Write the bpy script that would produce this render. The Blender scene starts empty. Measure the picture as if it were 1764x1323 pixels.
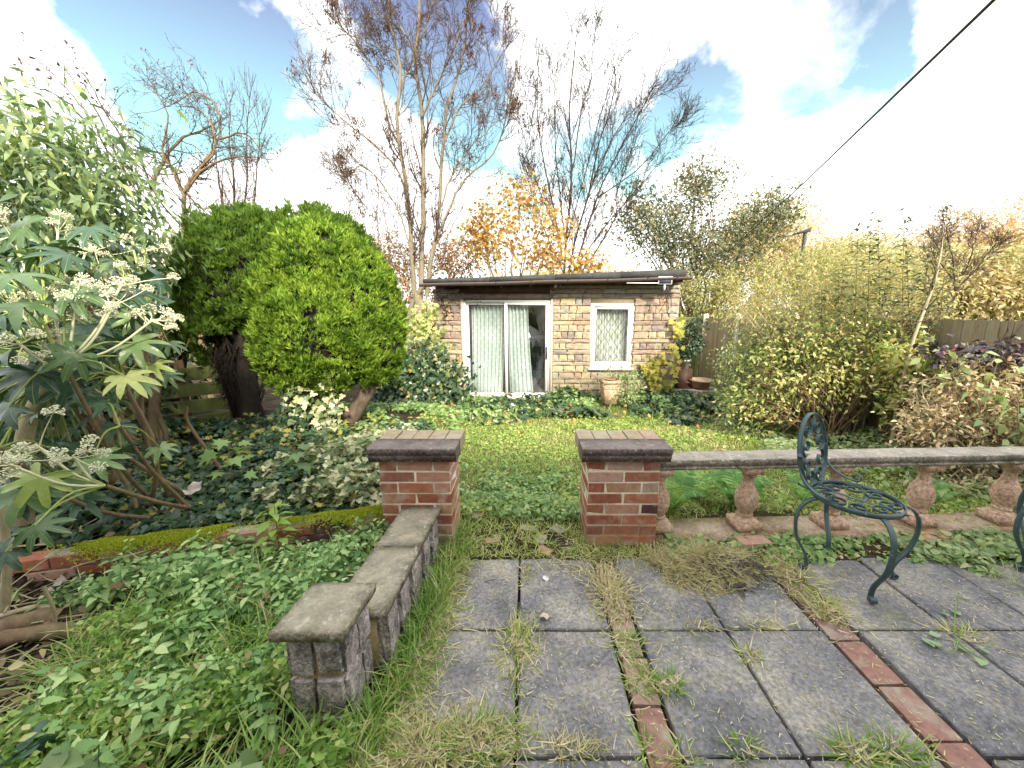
import bpy, math, random
import numpy as np
from math import radians as R, sin, cos, pi, atan2, sqrt
rng = np.random.default_rng(7)
random.seed(7)
S = bpy.context.scene
COL = S.collection
# ------------------------------------------------------------------ camera
CAMH, PITCH, F, CX, CY, W0 = 1.58, R(11.2), 662.0, 905.0, 661.5, 1764.0
cd = bpy.data.cameras.new('camera'); cam = bpy.data.objects.new('camera', cd); COL.objects.link(cam)
cam.location = (0, 0, CAMH); cam.rotation_euler = (pi/2 - PITCH, 0, 0)
cd.sensor_width = 36; cd.lens = 36*F/W0; cd.shift_x = -(CX-882)/W0; cd.clip_start = .05; cd.clip_end = 3000
S.camera = cam
# ------------------------------------------------------------------ light
SUN_EL, SUN_AZ = R(31), R(200)          # azimuth from +Y clockwise: the sun stands behind the camera, a little to its left/right
sunv = np.array([sin(SUN_AZ)*cos(SUN_EL), cos(SUN_AZ)*cos(SUN_EL), sin(SUN_EL)])
sunv[0] = abs(sunv[0])                  # low sun from behind right
sd = bpy.data.lights.new('sun', 'SUN'); sd.energy = 1.6; sd.angle = R(7); sd.color = (1, .89, .72)
so = bpy.data.objects.new('sun', sd); COL.objects.link(so)
import mathutils
so.rotation_euler = mathutils.Vector(tuple(sunv)).to_track_quat('Z', 'Y').to_euler()
so.location = (3, -10, 12)
S.view_settings.view_transform = 'Standard'; S.view_settings.look = 'None'
S.view_settings.gamma = 1; S.view_settings.use_curve_mapping = False
S.view_settings.exposure = 2.6
S.cycles.max_bounces = 6; S.cycles.diffuse_bounces = 3; S.cycles.glossy_bounces = 2
S.cycles.transparent_max_bounces = 8; S.cycles.transmission_bounces = 3
S.cycles.use_denoising = True
S.cycles.sample_clamp_indirect = 6

def ray(px, py):
    xc = (px-CX)/F; yc = -(py-CY)/F
    return np.array([xc, cos(PITCH)+yc*sin(PITCH), -sin(PITCH)+yc*cos(PITCH)])
def P(px, py, Y):                        # the point in the plane y = Y seen at that place of the photograph
    d = ray(px, py); t = Y/d[1]; return np.array([d[0]*t, Y, CAMH+d[2]*t])
def G(px, py, z=0.0):
    d = ray(px, py); t = (z-CAMH)/d[2]; return np.array([d[0]*t, d[1]*t, z])
def nrm(v): v = np.asarray(v, float); return v/np.maximum(np.linalg.norm(v, axis=-1, keepdims=True), 1e-9)

# world: Nishita sky with broken white cloud
w = bpy.data.worlds.new('World'); S.world = w; w.use_nodes = True
nt = w.node_tree; nt.nodes.clear()
def wn(t, **k):
    n = nt.nodes.new(t)
    for a, b in k.items(): setattr(n, a, b)
    return n
def wl(a, b): nt.links.new(a, b)
def wmath(op, a, b=None, clamp=False):
    n = wn('ShaderNodeMath', operation=op, use_clamp=clamp)
    for i, v in enumerate((a, b)):
        if v is None: continue
        if isinstance(v, (int, float)): n.inputs[i].default_value = v
        else: wl(v, n.inputs[i])
    return n.outputs[0]
out = wn('ShaderNodeOutputWorld'); bg = wn('ShaderNodeBackground'); bg.inputs[1].default_value = .1
wl(bg.outputs[0], out.inputs[0])
sky = wn('ShaderNodeTexSky', sky_type='NISHITA'); sky.sun_disc = False
sky.sun_elevation = SUN_EL; sky.sun_rotation = math.atan2(sunv[0], sunv[1]); sky.air_density = 1.0; sky.dust_density = .4; sky.ozone_density = 2.0
tc = wn('ShaderNodeTexCoord'); D = tc.outputs['Generated']
sep = wn('ShaderNodeSeparateXYZ'); wl(D, sep.inputs[0])
zz = wmath('ADD', wmath('MAXIMUM', sep.outputs[2], 0.0), .32)
cmb = wn('ShaderNodeCombineXYZ'); wl(wmath('DIVIDE', sep.outputs[0], zz), cmb.inputs[0]); wl(wmath('DIVIDE', sep.outputs[1], zz), cmb.inputs[1])
n1 = wn('ShaderNodeTexNoise'); n1.inputs['Scale'].default_value = 2.3; n1.inputs['Detail'].default_value = 9; n1.inputs['Roughness'].default_value = .56; n1.inputs['Distortion'].default_value = .35
wl(cmb.outputs[0], n1.inputs[0])
n2 = wn('ShaderNodeTexNoise'); n2.inputs['Scale'].default_value = .9; n2.inputs['Detail'].default_value = 2; wl(cmb.outputs[0], n2.inputs[0])
gaps = None
nw = wn('ShaderNodeTexNoise'); nw.inputs['Scale'].default_value = 3.2; nw.inputs['Detail'].default_value = 6; nw.inputs['Roughness'].default_value = .6; wl(D, nw.inputs[0])
v1 = wn('ShaderNodeVectorMath', operation='SUBTRACT'); wl(nw.outputs['Color'], v1.inputs[0]); v1.inputs[1].default_value = (.5, .5, .5)
v2 = wn('ShaderNodeVectorMath', operation='SCALE'); wl(v1.outputs[0], v2.inputs[0]); v2.inputs['Scale'].default_value = .42
v3 = wn('ShaderNodeVectorMath', operation='ADD'); wl(D, v3.inputs[0]); wl(v2.outputs[0], v3.inputs[1])
v4 = wn('ShaderNodeVectorMath', operation='NORMALIZE'); wl(v3.outputs[0], v4.inputs[0]); DW = v4.outputs[0]
# openings in the cloud deck: direction, angular radius (degrees), depth
for px, py, rad, amt in [(330, 40, 12, .9), (440, 110, 9, .95), (250, 0, 8, .6), (540, 130, 7, .85), (640, 60, 9, .7), (730, 60, 13, 1.0), (800, 200, 10, .9), (830, 300, 8, .7), (930, 290, 9, .6), (1040, 250, 9, .7),
                         (1180, 190, 10, .9), (1240, 110, 8, .65), (1330, 190, 9, .75), (1420, 170, 8, .7), (1400, 20, 7, .8), (1500, 10, 9, .85), (1500, 120, 6, .5), (1600, 50, 6, .4), (1260, 260, 7, .6), (1150, 280, 7, .6), (1620, 135, 6, .35), (50, 160, 6, .5), (130, 125, 5, .45), (400, 215, 5, .4), (180, 20, 5, .35)]:
    d = nrm(ray(px, py))
    dp = wn('ShaderNodeVectorMath', operation='DOT_PRODUCT'); wl(DW, dp.inputs[0]); dp.inputs[1].default_value = tuple(d)
    mr = wn('ShaderNodeMapRange', interpolation_type='SMOOTHSTEP'); wl(dp.outputs['Value'], mr.inputs[0])
    mr.inputs[1].default_value = cos(R(rad)); mr.inputs[2].default_value = cos(R(rad*.35)); mr.inputs[3].default_value = 0; mr.inputs[4].default_value = amt
    gaps = mr.outputs[0] if gaps is None else wmath('MAXIMUM', gaps, mr.outputs[0])
cov = wmath('ADD', wmath('SUBTRACT', wmath('MULTIPLY', n1.outputs[0], 2.9), .45), wmath('MULTIPLY', n2.outputs[0], .4))
cov = wmath('SUBTRACT', cov, wmath('MULTIPLY', gaps, 1.75))
mr = wn('ShaderNodeMapRange', interpolation_type='SMOOTHSTEP'); wl(cov, mr.inputs[0]); mr.inputs[1].default_value = -.5; mr.inputs[2].default_value = .6
veil = wn('ShaderNodeMapRange'); wl(sep.outputs[2], veil.inputs[0]); veil.inputs[1].default_value = .25; veil.inputs[2].default_value = .55; veil.inputs[3].default_value = .28; veil.inputs[4].default_value = .06
cloud = wmath('MAXIMUM', mr.outputs[0], veil.outputs[0])
gain = wn('ShaderNodeMix', data_type='RGBA', blend_type='MULTIPLY'); gain.inputs[0].default_value = 1
wl(sky.outputs[0], gain.inputs[6])
zr = wn('ShaderNodeValToRGB'); wl(sep.outputs[2], zr.inputs[0])
zr.color_ramp.elements[0].position = .3; zr.color_ramp.elements[0].color = (.15, .52, .38, 1)
zr.color_ramp.elements[1].position = .52; zr.color_ramp.elements[1].color = (.27, .25, .30, 1)
wl(zr.outputs[0], gain.inputs[7])
mx = wn('ShaderNodeMix', data_type='RGBA'); wl(cloud, mx.inputs[0]); wl(gain.outputs[2], mx.inputs[6])
mx.inputs[7].default_value = (3.7, 3.7, 3.65, 1)
wl(mx.outputs[2], bg.inputs[0])

# ------------------------------------------------------------------ mesh helpers
WO = {}
def wo(o):
    return WO.get(o.name, np.zeros(3))
def tag(o, label=None, cat=None, group=None, kind=None):
    if label: o['label'] = label
    if cat: o['category'] = cat
    if group: o['group'] = group
    if kind: o['kind'] = kind
    return o
def thing(name, label, cat, loc=(0, 0, 0), group=None):
    o = bpy.data.objects.new(name, None); COL.objects.link(o); o.location = tuple(loc); o.empty_display_size = .1
    WO[o.name] = np.array(loc, float); return tag(o, label, cat, group)
def mesh(name, V, T=None, Q=None, mat=None, smooth=False, uvq=None):
    me = bpy.data.meshes.new(name)
    V = np.asarray(V, np.float32).reshape(-1, 3)
    T = np.zeros((0, 3), np.int32) if T is None or len(T) == 0 else np.asarray(T, np.int32)
    Q = np.zeros((0, 4), np.int32) if Q is None or len(Q) == 0 else np.asarray(Q, np.int32)
    me.vertices.add(len(V)); me.vertices.foreach_set('co', V.ravel())
    nl = T.size+Q.size; me.loops.add(nl); me.loops.foreach_set('vertex_index', np.concatenate([T.ravel(), Q.ravel()]).astype(np.int32))
    n = len(T)+len(Q); me.polygons.add(n)
    tot = np.concatenate([np.full(len(T), 3), np.full(len(Q), 4)]).astype(np.int32)
    st = np.concatenate([[0], np.cumsum(tot)[:-1]]).astype(np.int32) if n else tot
    me.polygons.foreach_set('loop_start', st); me.polygons.foreach_set('loop_total', tot)
    if smooth: me.polygons.foreach_set('use_smooth', np.ones(n, bool))
    me.update(calc_edges=True)
    if mat: me.materials.append(mat)
    return me
def link(name, me, parent=None, loc=None, rot=None, scale=None, world=True):
    """world: the mesh or loc is in world coordinates; the parent (unrotated) sits at wo(parent)"""
    o = bpy.data.objects.new(name, me); COL.objects.link(o)
    if parent is not None: o.parent = parent
    L = wo(parent) if parent is not None else np.zeros(3)
    if loc is not None:
        o.location = tuple(np.asarray(loc)-L) if world else tuple(loc)
        WO[o.name] = np.asarray(loc, float) if world else L+np.asarray(loc)
    elif world and parent is not None:
        o.location = (0, 0, 0); WO[o.name] = L
        me.vertices.foreach_set('co', (np.array([v.co for v in me.vertices])-L).astype(np.float32).ravel()) if len(me.vertices) < 200 else shift(me, -L)
    if rot is not None: o.rotation_euler = rot
    if scale is not None: o.scale = scale
    return o
def shift(me, d):
    a = np.empty(len(me.vertices)*3, np.float32); me.vertices.foreach_get('co', a)
    a = (a.reshape(-1, 3)+np.asarray(d, np.float32)).ravel(); me.vertices.foreach_set('co', a); me.update()

class MB:
    def __init__(s): s.V = []; s.T = []; s.Q = []; s.n = 0
    def add(s, V, T=None, Q=None):
        V = np.asarray(V, float).reshape(-1, 3)
        if T is not None and len(T): s.T.append(np.asarray(T)+s.n)
        if Q is not None and len(Q): s.Q.append(np.asarray(Q)+s.n)
        s.V.append(V); s.n += len(V); return s
    def box(s, c, size, rz=0, taper=1.0):
        x, y, z = np.array(size)/2
        v = np.array([[-x, -y, -z], [x, -y, -z], [x, y, -z], [-x, y, -z], [-x*taper, -y*taper, z], [x*taper, -y*taper, z], [x*taper, y*taper, z], [-x*taper, y*taper, z]])
        ca, sa = cos(rz), sin(rz); v = v @ np.array([[ca, sa, 0], [-sa, ca, 0], [0, 0, 1]])
        return s.add(v+np.asarray(c), Q=BOXQ)
    def hexa(s, p): return s.add(p, Q=BOXQ)
    def bx(s, a, b): a = np.asarray(a, float); b = np.asarray(b, float); return s.box((a+b)/2, np.abs(b-a))
    def lathe(s, c, prof, n=20, cap=True):
        prof = np.array(prof); a = np.linspace(0, 2*pi, n, endpoint=False); k = len(prof)
        v = np.stack([np.outer(prof[:, 0], np.cos(a)), np.outer(prof[:, 0], np.sin(a)), np.repeat(prof[:, 1][:, None], n, 1)], -1).reshape(-1, 3)
        i, j = np.meshgrid(np.arange(k-1), np.arange(n), indexing='ij'); j2 = (j+1) % n
        q = np.stack([i*n+j, i*n+j2, (i+1)*n+j2, (i+1)*n+j], -1).reshape(-1, 4)
        return s.add(v+np.asarray(c), Q=q)
    def tubes(s, Pp, Rr, sides=4):
        v, q = tubes(Pp, Rr, sides); return s.add(v, Q=q)
    def sweep(s, pts, wd, wdt, th):
        """flat bar along pts; its wide side lies along wd"""
        pts = np.asarray(pts, float); t = nrm(np.gradient(pts, axis=0)); wd = np.broadcast_to(np.asarray(wd, float), pts.shape)
        wv = nrm(wd-(wd*t).sum(-1, keepdims=True)*t); nv = np.cross(t, wv)
        wdt = np.broadcast_to(np.asarray(wdt, float), (len(pts),))[:, None]; th = np.broadcast_to(np.asarray(th, float), (len(pts),))[:, None]
        ring = np.stack([pts+wv*wdt/2+nv*th/2, pts-wv*wdt/2+nv*th/2, pts-wv*wdt/2-nv*th/2, pts+wv*wdt/2-nv*th/2], 1)
        K = len(pts); i, j = np.meshgrid(np.arange(K-1), np.arange(4), indexing='ij'); j2 = (j+1) % 4
        q = np.stack([i*4+j, i*4+j2, (i+1)*4+j2, (i+1)*4+j], -1).reshape(-1, 4)
        q = np.concatenate([q, [[0, 1, 2, 3]], [[(K-1)*4+3, (K-1)*4+2, (K-1)*4+1, (K-1)*4]]])
        return s.add(ring.reshape(-1, 3), Q=q)
    def mesh(s, name, mat, smooth=False):
        return mesh(name, np.concatenate(s.V), np.concatenate(s.T) if s.T else None, np.concatenate(s.Q) if s.Q else None, mat, smooth)
    def build(s, name, mat, parent=None, smooth=False, **k): return link(name, s.mesh(name, mat, smooth), parent, **k)
BOXQ = np.array([[0, 3, 2, 1], [4, 5, 6, 7], [0, 1, 5, 4], [1, 2, 6, 5], [2, 3, 7, 6], [3, 0, 4, 7]])

def tubes(Pp, Rr, sides=4):
    Pp = np.asarray(Pp, float); Rr = np.asarray(Rr, float)
    if Pp.ndim == 2: Pp = Pp[None]; Rr = Rr[None]
    B, K, _ = Pp.shape
    t = nrm(np.gradient(Pp, axis=1)) if K > 2 else nrm(np.repeat((Pp[:, 1:]-Pp[:, :1]), 2, 1))
    mt = nrm(t.mean(1)); ref = np.where(np.abs(mt[:, 2:3]) > .8, np.array([[1., 0, 0]]), np.array([[0, 0, 1.]]))
    u = nrm(np.cross(t, ref[:, None, :])); v = np.cross(t, u)
    a = np.linspace(0, 2*pi, sides, endpoint=False)
    ring = Pp[:, :, None]+Rr[:, :, None, None]*(u[:, :, None]*np.cos(a)[None, None, :, None]+v[:, :, None]*np.sin(a)[None, None, :, None])
    V = ring.reshape(-1, 3)
    b, i, j = np.meshgrid(np.arange(B), np.arange(K-1), np.arange(sides), indexing='ij'); j2 = (j+1) % sides; o = b*K*sides
    q = np.stack([o+i*sides+j, o+i*sides+j2, o+(i+1)*sides+j2, o+(i+1)*sides+j], -1).reshape(-1, 4)
    return V, q
def scatter(tm, p, axis, nor, sc):
    """copies of template tm=(V,T): its +Y goes along axis, its +Z towards nor"""
    V, T = tm; p = np.asarray(p, float); n = len(p)
    a = nrm(axis); z = nrm(nor-(nor*a).sum(-1, keepdims=True)*a); x = np.cross(a, z)
    sc = np.asarray(sc, float)
    if sc.ndim == 0: sc = np.full(n, float(sc))
    sc = sc[:, None] if sc.ndim == 1 else sc
    if sc.shape[1] == 1: sc = np.repeat(sc, 3, 1)
    VV = p[:, None]+x[:, None]*(V[None, :, 0:1]*sc[:, None, 0:1])+a[:, None]*(V[None, :, 1:2]*sc[:, None, 1:2])+z[:, None]*(V[None, :, 2:3]*sc[:, None, 2:3])
    TT = (T[None]+(np.arange(n)*len(V))[:, None, None]).reshape(-1, T.shape[1])
    return VV.reshape(-1, 3), TT
def sc_add(mb, tms, p, axis, nor, sc):
    """scatter with a random choice among templates"""
    if not isinstance(tms, list): tms = [tms]
    p = np.asarray(p); k = rng.integers(0, len(tms), len(p)); sc = np.broadcast_to(np.asarray(sc, float), (len(p),)) if np.ndim(sc) < 2 else sc
    for i, tm in enumerate(tms):
        m = k == i
        if m.any(): v, t = scatter(tm, p[m], axis[m], nor[m], sc[m]); mb.add(v, T=t)
def rdir(n): return nrm(rng.normal(size=(n, 3)))
def wob(x, y, s=1.0, k=0):
    x = np.asarray(x, float)*s; y = np.asarray(y, float)*s
    return (np.sin(x*1.7+y*.6+k)+np.sin(y*2.3-x*.9+1.3*k+1)+.6*np.sin(x*4.1+y*3.3+2+k)+.5*np.sin(x*7.3-y*6.1+k*2))/3.1
def W3(p, s=1., k=0): p = np.asarray(p)*s; return (np.sin(p[..., 0]*1.9+p[..., 1]*1.1+k)+np.sin(p[..., 1]*2.3+p[..., 2]*1.7+2*k)+np.sin(p[..., 2]*2.9-p[..., 0]*1.4+3*k)+.6*np.sin(p[..., 0]*5.3+p[..., 2]*4.7+k))/3.6

# ------------------------------------------------------------------ materials
def mat(name):
    m = bpy.data.materials.new(name); m.use_nodes = True; m.node_tree.nodes.clear(); return m
class N:
    def __init__(s, name): s.m = mat(name); s.t = s.m.node_tree
    def n(s, ty, **k):
        x = s.t.nodes.new(ty)
        for a, b in k.items(): setattr(x, a, b)
        return x
    def l(s, a, b): s.t.links.new(a, b)
    def noise(s, vec, sc, det=4, rough=.55, dist=0):
        x = s.n('ShaderNodeTexNoise'); x.inputs['Scale'].default_value = sc; x.inputs['Detail'].default_value = det
        x.inputs['Roughness'].default_value = rough; x.inputs['Distortion'].default_value = dist
        if vec is not None: s.l(vec, x.inputs[0])
        return x.outputs[0]
    def ramp(s, fac, stops, interp='LINEAR'):
        x = s.n('ShaderNodeValToRGB'); s.l(fac, x.inputs[0]); r = x.color_ramp; r.interpolation = interp
        while len(r.elements) > 1: r.elements.remove(r.elements[-1])
        for i, (p_, c) in enumerate(stops):
            e = r.elements[0] if i == 0 else r.elements.new(p_)
            e.position = p_; c = (c, c, c) if np.isscalar(c) else c; e.color = (c[0], c[1], c[2], 1)
        return x.outputs[0]
    def mix(s, f, a, b, bt='MIX'):
        x = s.n('ShaderNodeMix', data_type='RGBA', blend_type=bt)
        for i, v in ((0, f), (6, a), (7, b)):
            if isinstance(v, (int, float)) and i == 0: x.inputs[i].default_value = v
            elif isinstance(v, (tuple, list)): x.inputs[i].default_value = (*v[:3], 1)
            else: s.l(v, x.inputs[i])
        return x.outputs[2]
    def math(s, op, a, b=None, clamp=False):
        x = s.n('ShaderNodeMath', operation=op, use_clamp=clamp)
        for i, v in enumerate((a, b)):
            if v is None: continue
            if isinstance(v, (int, float)): x.inputs[i].default_value = v
            else: s.l(v, x.inputs[i])
        return x.outputs[0]
    def obj(s): return s.n('ShaderNodeTexCoord').outputs['Object']
    def pos(s): return s.n('ShaderNodeNewGeometry').outputs['Position']
    def island(s): return s.n('ShaderNodeNewGeometry').outputs['Random Per Island']
    def orand(s): return s.n('ShaderNodeObjectInfo').outputs['Random']
    def bump(s, h, st=.3, dist=.01, nor=None):
        b = s.n('ShaderNodeBump'); b.inputs['Strength'].default_value = st; b.inputs['Distance'].default_value = dist; s.l(h, b.inputs['Height'])
        if nor is not None: s.l(nor, b.inputs['Normal'])
        return b.outputs[0]
    def out(s, color, rough=.6, bump=None, spec=.5, metal=0, trans=0., tcol=None):
        p = s.n('ShaderNodeBsdfPrincipled')
        if isinstance(color, (tuple, list)): p.inputs['Base Color'].default_value = (*color[:3], 1)
        else: s.l(color, p.inputs['Base Color'])
        if isinstance(rough, (int, float)): p.inputs['Roughness'].default_value = rough
        else: s.l(rough, p.inputs['Roughness'])
        p.inputs['Specular IOR Level'].default_value = spec; p.inputs['Metallic'].default_value = metal
        if bump is not None: s.l(bump, p.inputs['Normal'])
        o = s.n('ShaderNodeOutputMaterial'); sh = p.outputs[0]
        if trans:
            t = s.n('ShaderNodeBsdfTranslucent'); m = s.n('ShaderNodeMixShader'); m.inputs[0].default_value = trans
            c = tcol if tcol is not None else color
            if isinstance(c, (tuple, list)): t.inputs[0].default_value = (*c[:3], 1)
            else: s.l(c, t.inputs[0])
            s.l(sh, m.inputs[1]); s.l(t.outputs[0], m.inputs[2]); sh = m.outputs[0]
        s.l(sh, o.inputs[0]); return s.m
def leafmat(name, stops, rough=.5, trans=.3, spec=.4, patch=0.6, psc=1.3, gain=1.0):
    """per-leaf colour from a ramp; slow drift through the plant"""
    stops = [(a, tuple(min(.85, x*gain) for x in b)) for a, b in stops]
    s = N(name); r = s.island(); nz = s.noise(s.pos(), psc, 3)
    f = s.math('ADD', r, s.math('MULTIPLY', s.math('SUBTRACT', nz, .5), patch*2), True)
    c = s.ramp(f, stops)
    tint = s.mix(1.0, c, (1.25, 1.3, .75), 'MULTIPLY')
    return s.out(c, rough, spec=spec, trans=trans, tcol=tint)
def plain(name, c, rough=.6, n=.25, sc=12, bump=.2, metal=0, spec=.4, bd=.004):
    s = N(name); p = s.obj(); a = s.noise(p, sc, 6, .65)
    col = s.mix(1.0, s.ramp(a, [(.3, tuple(x*(1-n) for x in c)), (.7, tuple(min(1, x*(1+n)) for x in c))]), (1, 1, 1), 'MULTIPLY')
    return s.out(col, rough, s.bump(a, bump, bd), spec, metal)
# ------------------------------------------------------------------ hard materials
def slab_mat():
    s = N('concrete_slab'); p = s.pos(); o = s.orand()
    a = s.noise(p, 3.2, 5, .6); b = s.noise(p, 55, 6, .7); c = s.noise(p, 9, 4, .6, .6)
    col = s.ramp(a, [(.34, (.105, .107, .120)), (.5, (.17, .169, .176)), (.66, (.28, .266, .238))])
    col = s.mix(s.ramp(c, [(.52, 0), (.68, .6)]), col, (.25, .235, .19))
    col = s.mix(.7, col, s.ramp(b, [(.38, .28), (.62, .80)]), 'OVERLAY')
    col = s.mix(.55, col, s.ramp(o, [(0, (.36, .37, .40)), (.5, (.54, .53, .52)), (1, (.72, .68, .62))]), 'OVERLAY')
    v = s.n('ShaderNodeTexVoronoi'); v.inputs['Scale'].default_value = 62; v.inputs['Randomness'].default_value = 1; s.l(p, v.inputs[0])
    sp = s.ramp(v.outputs['Distance'], [(.10, 1), (.17, 0)])
    gate = s.ramp(v.outputs['Color'], [(.30, 0), (.34, 1)])
    sp = s.math('MULTIPLY', sp, gate); sp = s.math('MULTIPLY', sp, s.ramp(s.noise(p, 5, 2), [(.38, 0), (.55, 1)]))
    col = s.mix(sp, col, (.52, .52, .47))
    v2 = s.n('ShaderNodeTexVoronoi'); v2.inputs['Scale'].default_value = 11; s.l(p, v2.inputs[0])
    bl = s.math('MULTIPLY', s.ramp(v2.outputs['Distance'], [(.06, 1), (.12, 0)]), s.ramp(v2.outputs['Color'], [(.72, 0), (.78, 1)]))
    col = s.mix(s.math('MULTIPLY', bl, .6), col, (.5, .5, .45))
    gr = s.ramp(s.noise(p, 1.9, 5, .65), [(.55, 0), (.72, .55)])
    col = s.mix(gr, col, (.10, .12, .055))
    h = s.math('ADD', b, s.math('MULTIPLY', s.noise(p, 160, 3, .7), .5))
    return s.out(col, .82, s.bump(h, .5, .003), .25)
def brick_mat(name, stops, weather=(.38, .33, .27), amt=.5, dark=.25):
    s = N(name); o = s.orand(); p = s.pos()
    col = s.ramp(o, stops, 'CONSTANT')
    a = s.noise(p, 26, 6, .7); b = s.noise(p, 8, 4, .6, .4)
    col = s.mix(.7, col, s.ramp(a, [(.3, .3), (.7, .68)]), 'OVERLAY')
    col = s.mix(s.math('MULTIPLY', s.ramp(b, [(.5, 0), (.66, 1)]), amt), col, weather)
    col = s.mix(s.math('MULTIPLY', s.ramp(s.noise(p, 13, 5, .7), [(.6, 0), (.7, 1)]), dark), col, (.035, .03, .03))
    return s.out(col, .85, s.bump(s.math('ADD', a, s.noise(p, 90, 4, .7)), .6, .004), .2)
def mortar_mat(name, c):
    s = N(name); p = s.pos(); a = s.noise(p, 70, 5, .7)
    col = s.mix(.8, c, s.ramp(a, [(.3, .28), (.7, .7)]), 'OVERLAY')
    col = s.mix(s.ramp(s.noise(p, 6, 4), [(.5, 0), (.7, .5)]), col, (.12, .13, .06))
    return s.out(col, .95, s.bump(a, .7, .004), .1)
M_slab = slab_mat()
RED = [(0, (.28, .10, .065)), (.14, (.36, .14, .085)), (.28, (.42, .22, .16)), (.42, (.31, .13, .08)), (.55, (.38, .21, .12)), (.67, (.45, .27, .21)), (.79, (.09, .045, .045)), (.88, (.33, .26, .19)), (.95, (.26, .12, .085))]
M_brick = brick_mat('red_brick', RED, (.44, .34, .27), .75, .35)
M_pbrick = brick_mat('paving_brick', [(0, (.27, .15, .125)), (.3, (.34, .22, .18)), (.55, (.24, .15, .14)), (.75, (.34, .25, .2))], (.33, .30, .24), .95, .6)
M_mortar = mortar_mat('lime_mortar', (.66, .60, .46))
M_mort2 = mortar_mat('grey_mortar', (.36, .32, .25))
def lichen_stone(name, base, hi, spot=(.55, .54, .48), sc=1., moss=(.14, .15, .05), mossamt=.5, rough=.85, blotch=.6):
    s = N(name); p = s.pos(); a = s.noise(p, 7*sc, 6, .65, .3); b = s.noise(p, 60*sc, 5, .7)
    col = s.ramp(a, [(.35, base), (.62, hi)])
    col = s.mix(.85, col, s.ramp(b, [(.38, .22), (.62, .76)]), 'OVERLAY')
    col = s.mix(s.ramp(s.noise(p, 17*sc, 6, .75, .3), [(.52, 0), (.62, blotch)]), col, tuple(x*.45 for x in base))
    sp = s.ramp(s.noise(p, 24*sc, 3, .5, .2), [(.62, 0), (.67, 1)]); col = s.mix(s.math('MULTIPLY', sp, .75), col, spot)
    v = s.n('ShaderNodeTexVoronoi'); v.inputs['Scale'].default_value = 45*sc; s.l(p, v.inputs[0])
    col = s.mix(s.math('MULTIPLY', s.ramp(v.outputs['Distance'], [(.12, 1), (.2, 0)]), s.ramp(v.outputs['Color'], [(.6, 0), (.66, .8)])), col, spot)
    col = s.mix(s.math('MULTIPLY', s.ramp(s.noise(p, 4*sc, 5, .7), [(.48, 0), (.65, 1)]), mossamt), col, moss)
    nz = s.n('ShaderNodeSeparateXYZ'); s.l(s.n('ShaderNodeNewGeometry').outputs['Normal'], nz.inputs[0])
    up = s.math('MULTIPLY', s.ramp(nz.outputs[2], [(.6, 0), (.95, .55)]), s.ramp(a, [(.3, .5), (.6, 1)])); col = s.mix(up, col, tuple((x+y)/2 for x, y in zip(hi, spot)))
    return s.out(col, rough, s.bump(s.math('ADD', a, b), .9, .007), .2)
M_cope = lichen_stone('lichened_coping', (.12, .11, .08), (.30, .265, .19), spot=(.50, .48, .40), moss=(.10, .10, .05), mossamt=.7)
M_rail = lichen_stone('weathered_rail', (.17, .155, .14), (.36, .31, .26), mossamt=.3)
M_blue = lichen_stone('blue_brick_coping', (.075, .05, .048), (.17, .135, .13), spot=(.34, .31, .28), mossamt=.12, rough=.55)
M_capb = brick_mat('cap_brick', [(0, (.36, .28, .20)), (.5, (.40, .28, .21)), (.8, (.33, .28, .21))], (.38, .34, .26), .95, .35)
M_stone = lichen_stone('rough_walling_stone', (.14, .125, .13), (.52, .46, .45), spot=(.60, .55, .54), sc=1.6, mossamt=.12)
M_terra = lichen_stone('terracotta_baluster', (.50, .32, .23), (.64, .46, .35), spot=(.66, .52, .42), sc=.8, moss=(.3, .24, .16), mossamt=.5, blotch=.15)
M_plinth = lichen_stone('terracotta_plinth', (.33, .21, .14), (.46, .33, .23), mossamt=.6)
M_iron = None
def iron():
    s = N('green_painted_iron'); p = s.obj(); a = s.noise(p, 40, 5, .7); b = s.noise(p, 9, 3)
    col = s.ramp(b, [(.35, (.03, .062, .07)), (.7, (.06, .11, .12))])
    col = s.mix(s.ramp(a, [(.62, 0), (.68, .8)]), col, (.30, .36, .36))
    col = s.mix(s.ramp(s.noise(p, 15, 5, .7), [(.62, 0), (.72, .7)]), col, (.10, .05, .03))
    return s.out(col, .38, s.bump(a, .3, .001), .5)
M_iron = iron()
def soil():
    s = N('soil'); p = s.pos(); a = s.noise(p, 5, 6, .7); b = s.noise(p, 40, 6, .75)
    col = s.ramp(a, [(.35, (.022, .018, .012)), (.55, (.05, .038, .024)), (.7, (.085, .068, .04))])
    col = s.mix(.8, col, s.ramp(b, [(.3, .25), (.7, .75)]), 'OVERLAY')
    g = s.n('ShaderNodeSeparateXYZ'); s.l(p, g.inputs[0])
    grass = s.ramp(b, [(.3, (.06, .10, .02)), (.7, (.15, .20, .06))])
    far = s.ramp(s.math('DIVIDE', g.outputs[1], 40), [(.27, 0), (.4, 1)])
    col = s.mix(far, col, grass)
    lw_ = s.math('MULTIPLY', s.ramp(s.math('DIVIDE', g.outputs[1], 10), [(.27, 0), (.3, 1)]), s.ramp(s.math('DIVIDE', s.math('ADD', g.outputs[0], 3), 10), [(.15, 0), (.19, 1)]))
    col = s.mix(s.math('MULTIPLY', lw_, .75), col, s.ramp(b, [(.3, (.09, .11, .035)), (.7, (.20, .22, .08))]))
    return s.out(col, .95, s.bump(b, .8, .02), .1)
M_soil = soil()

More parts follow.
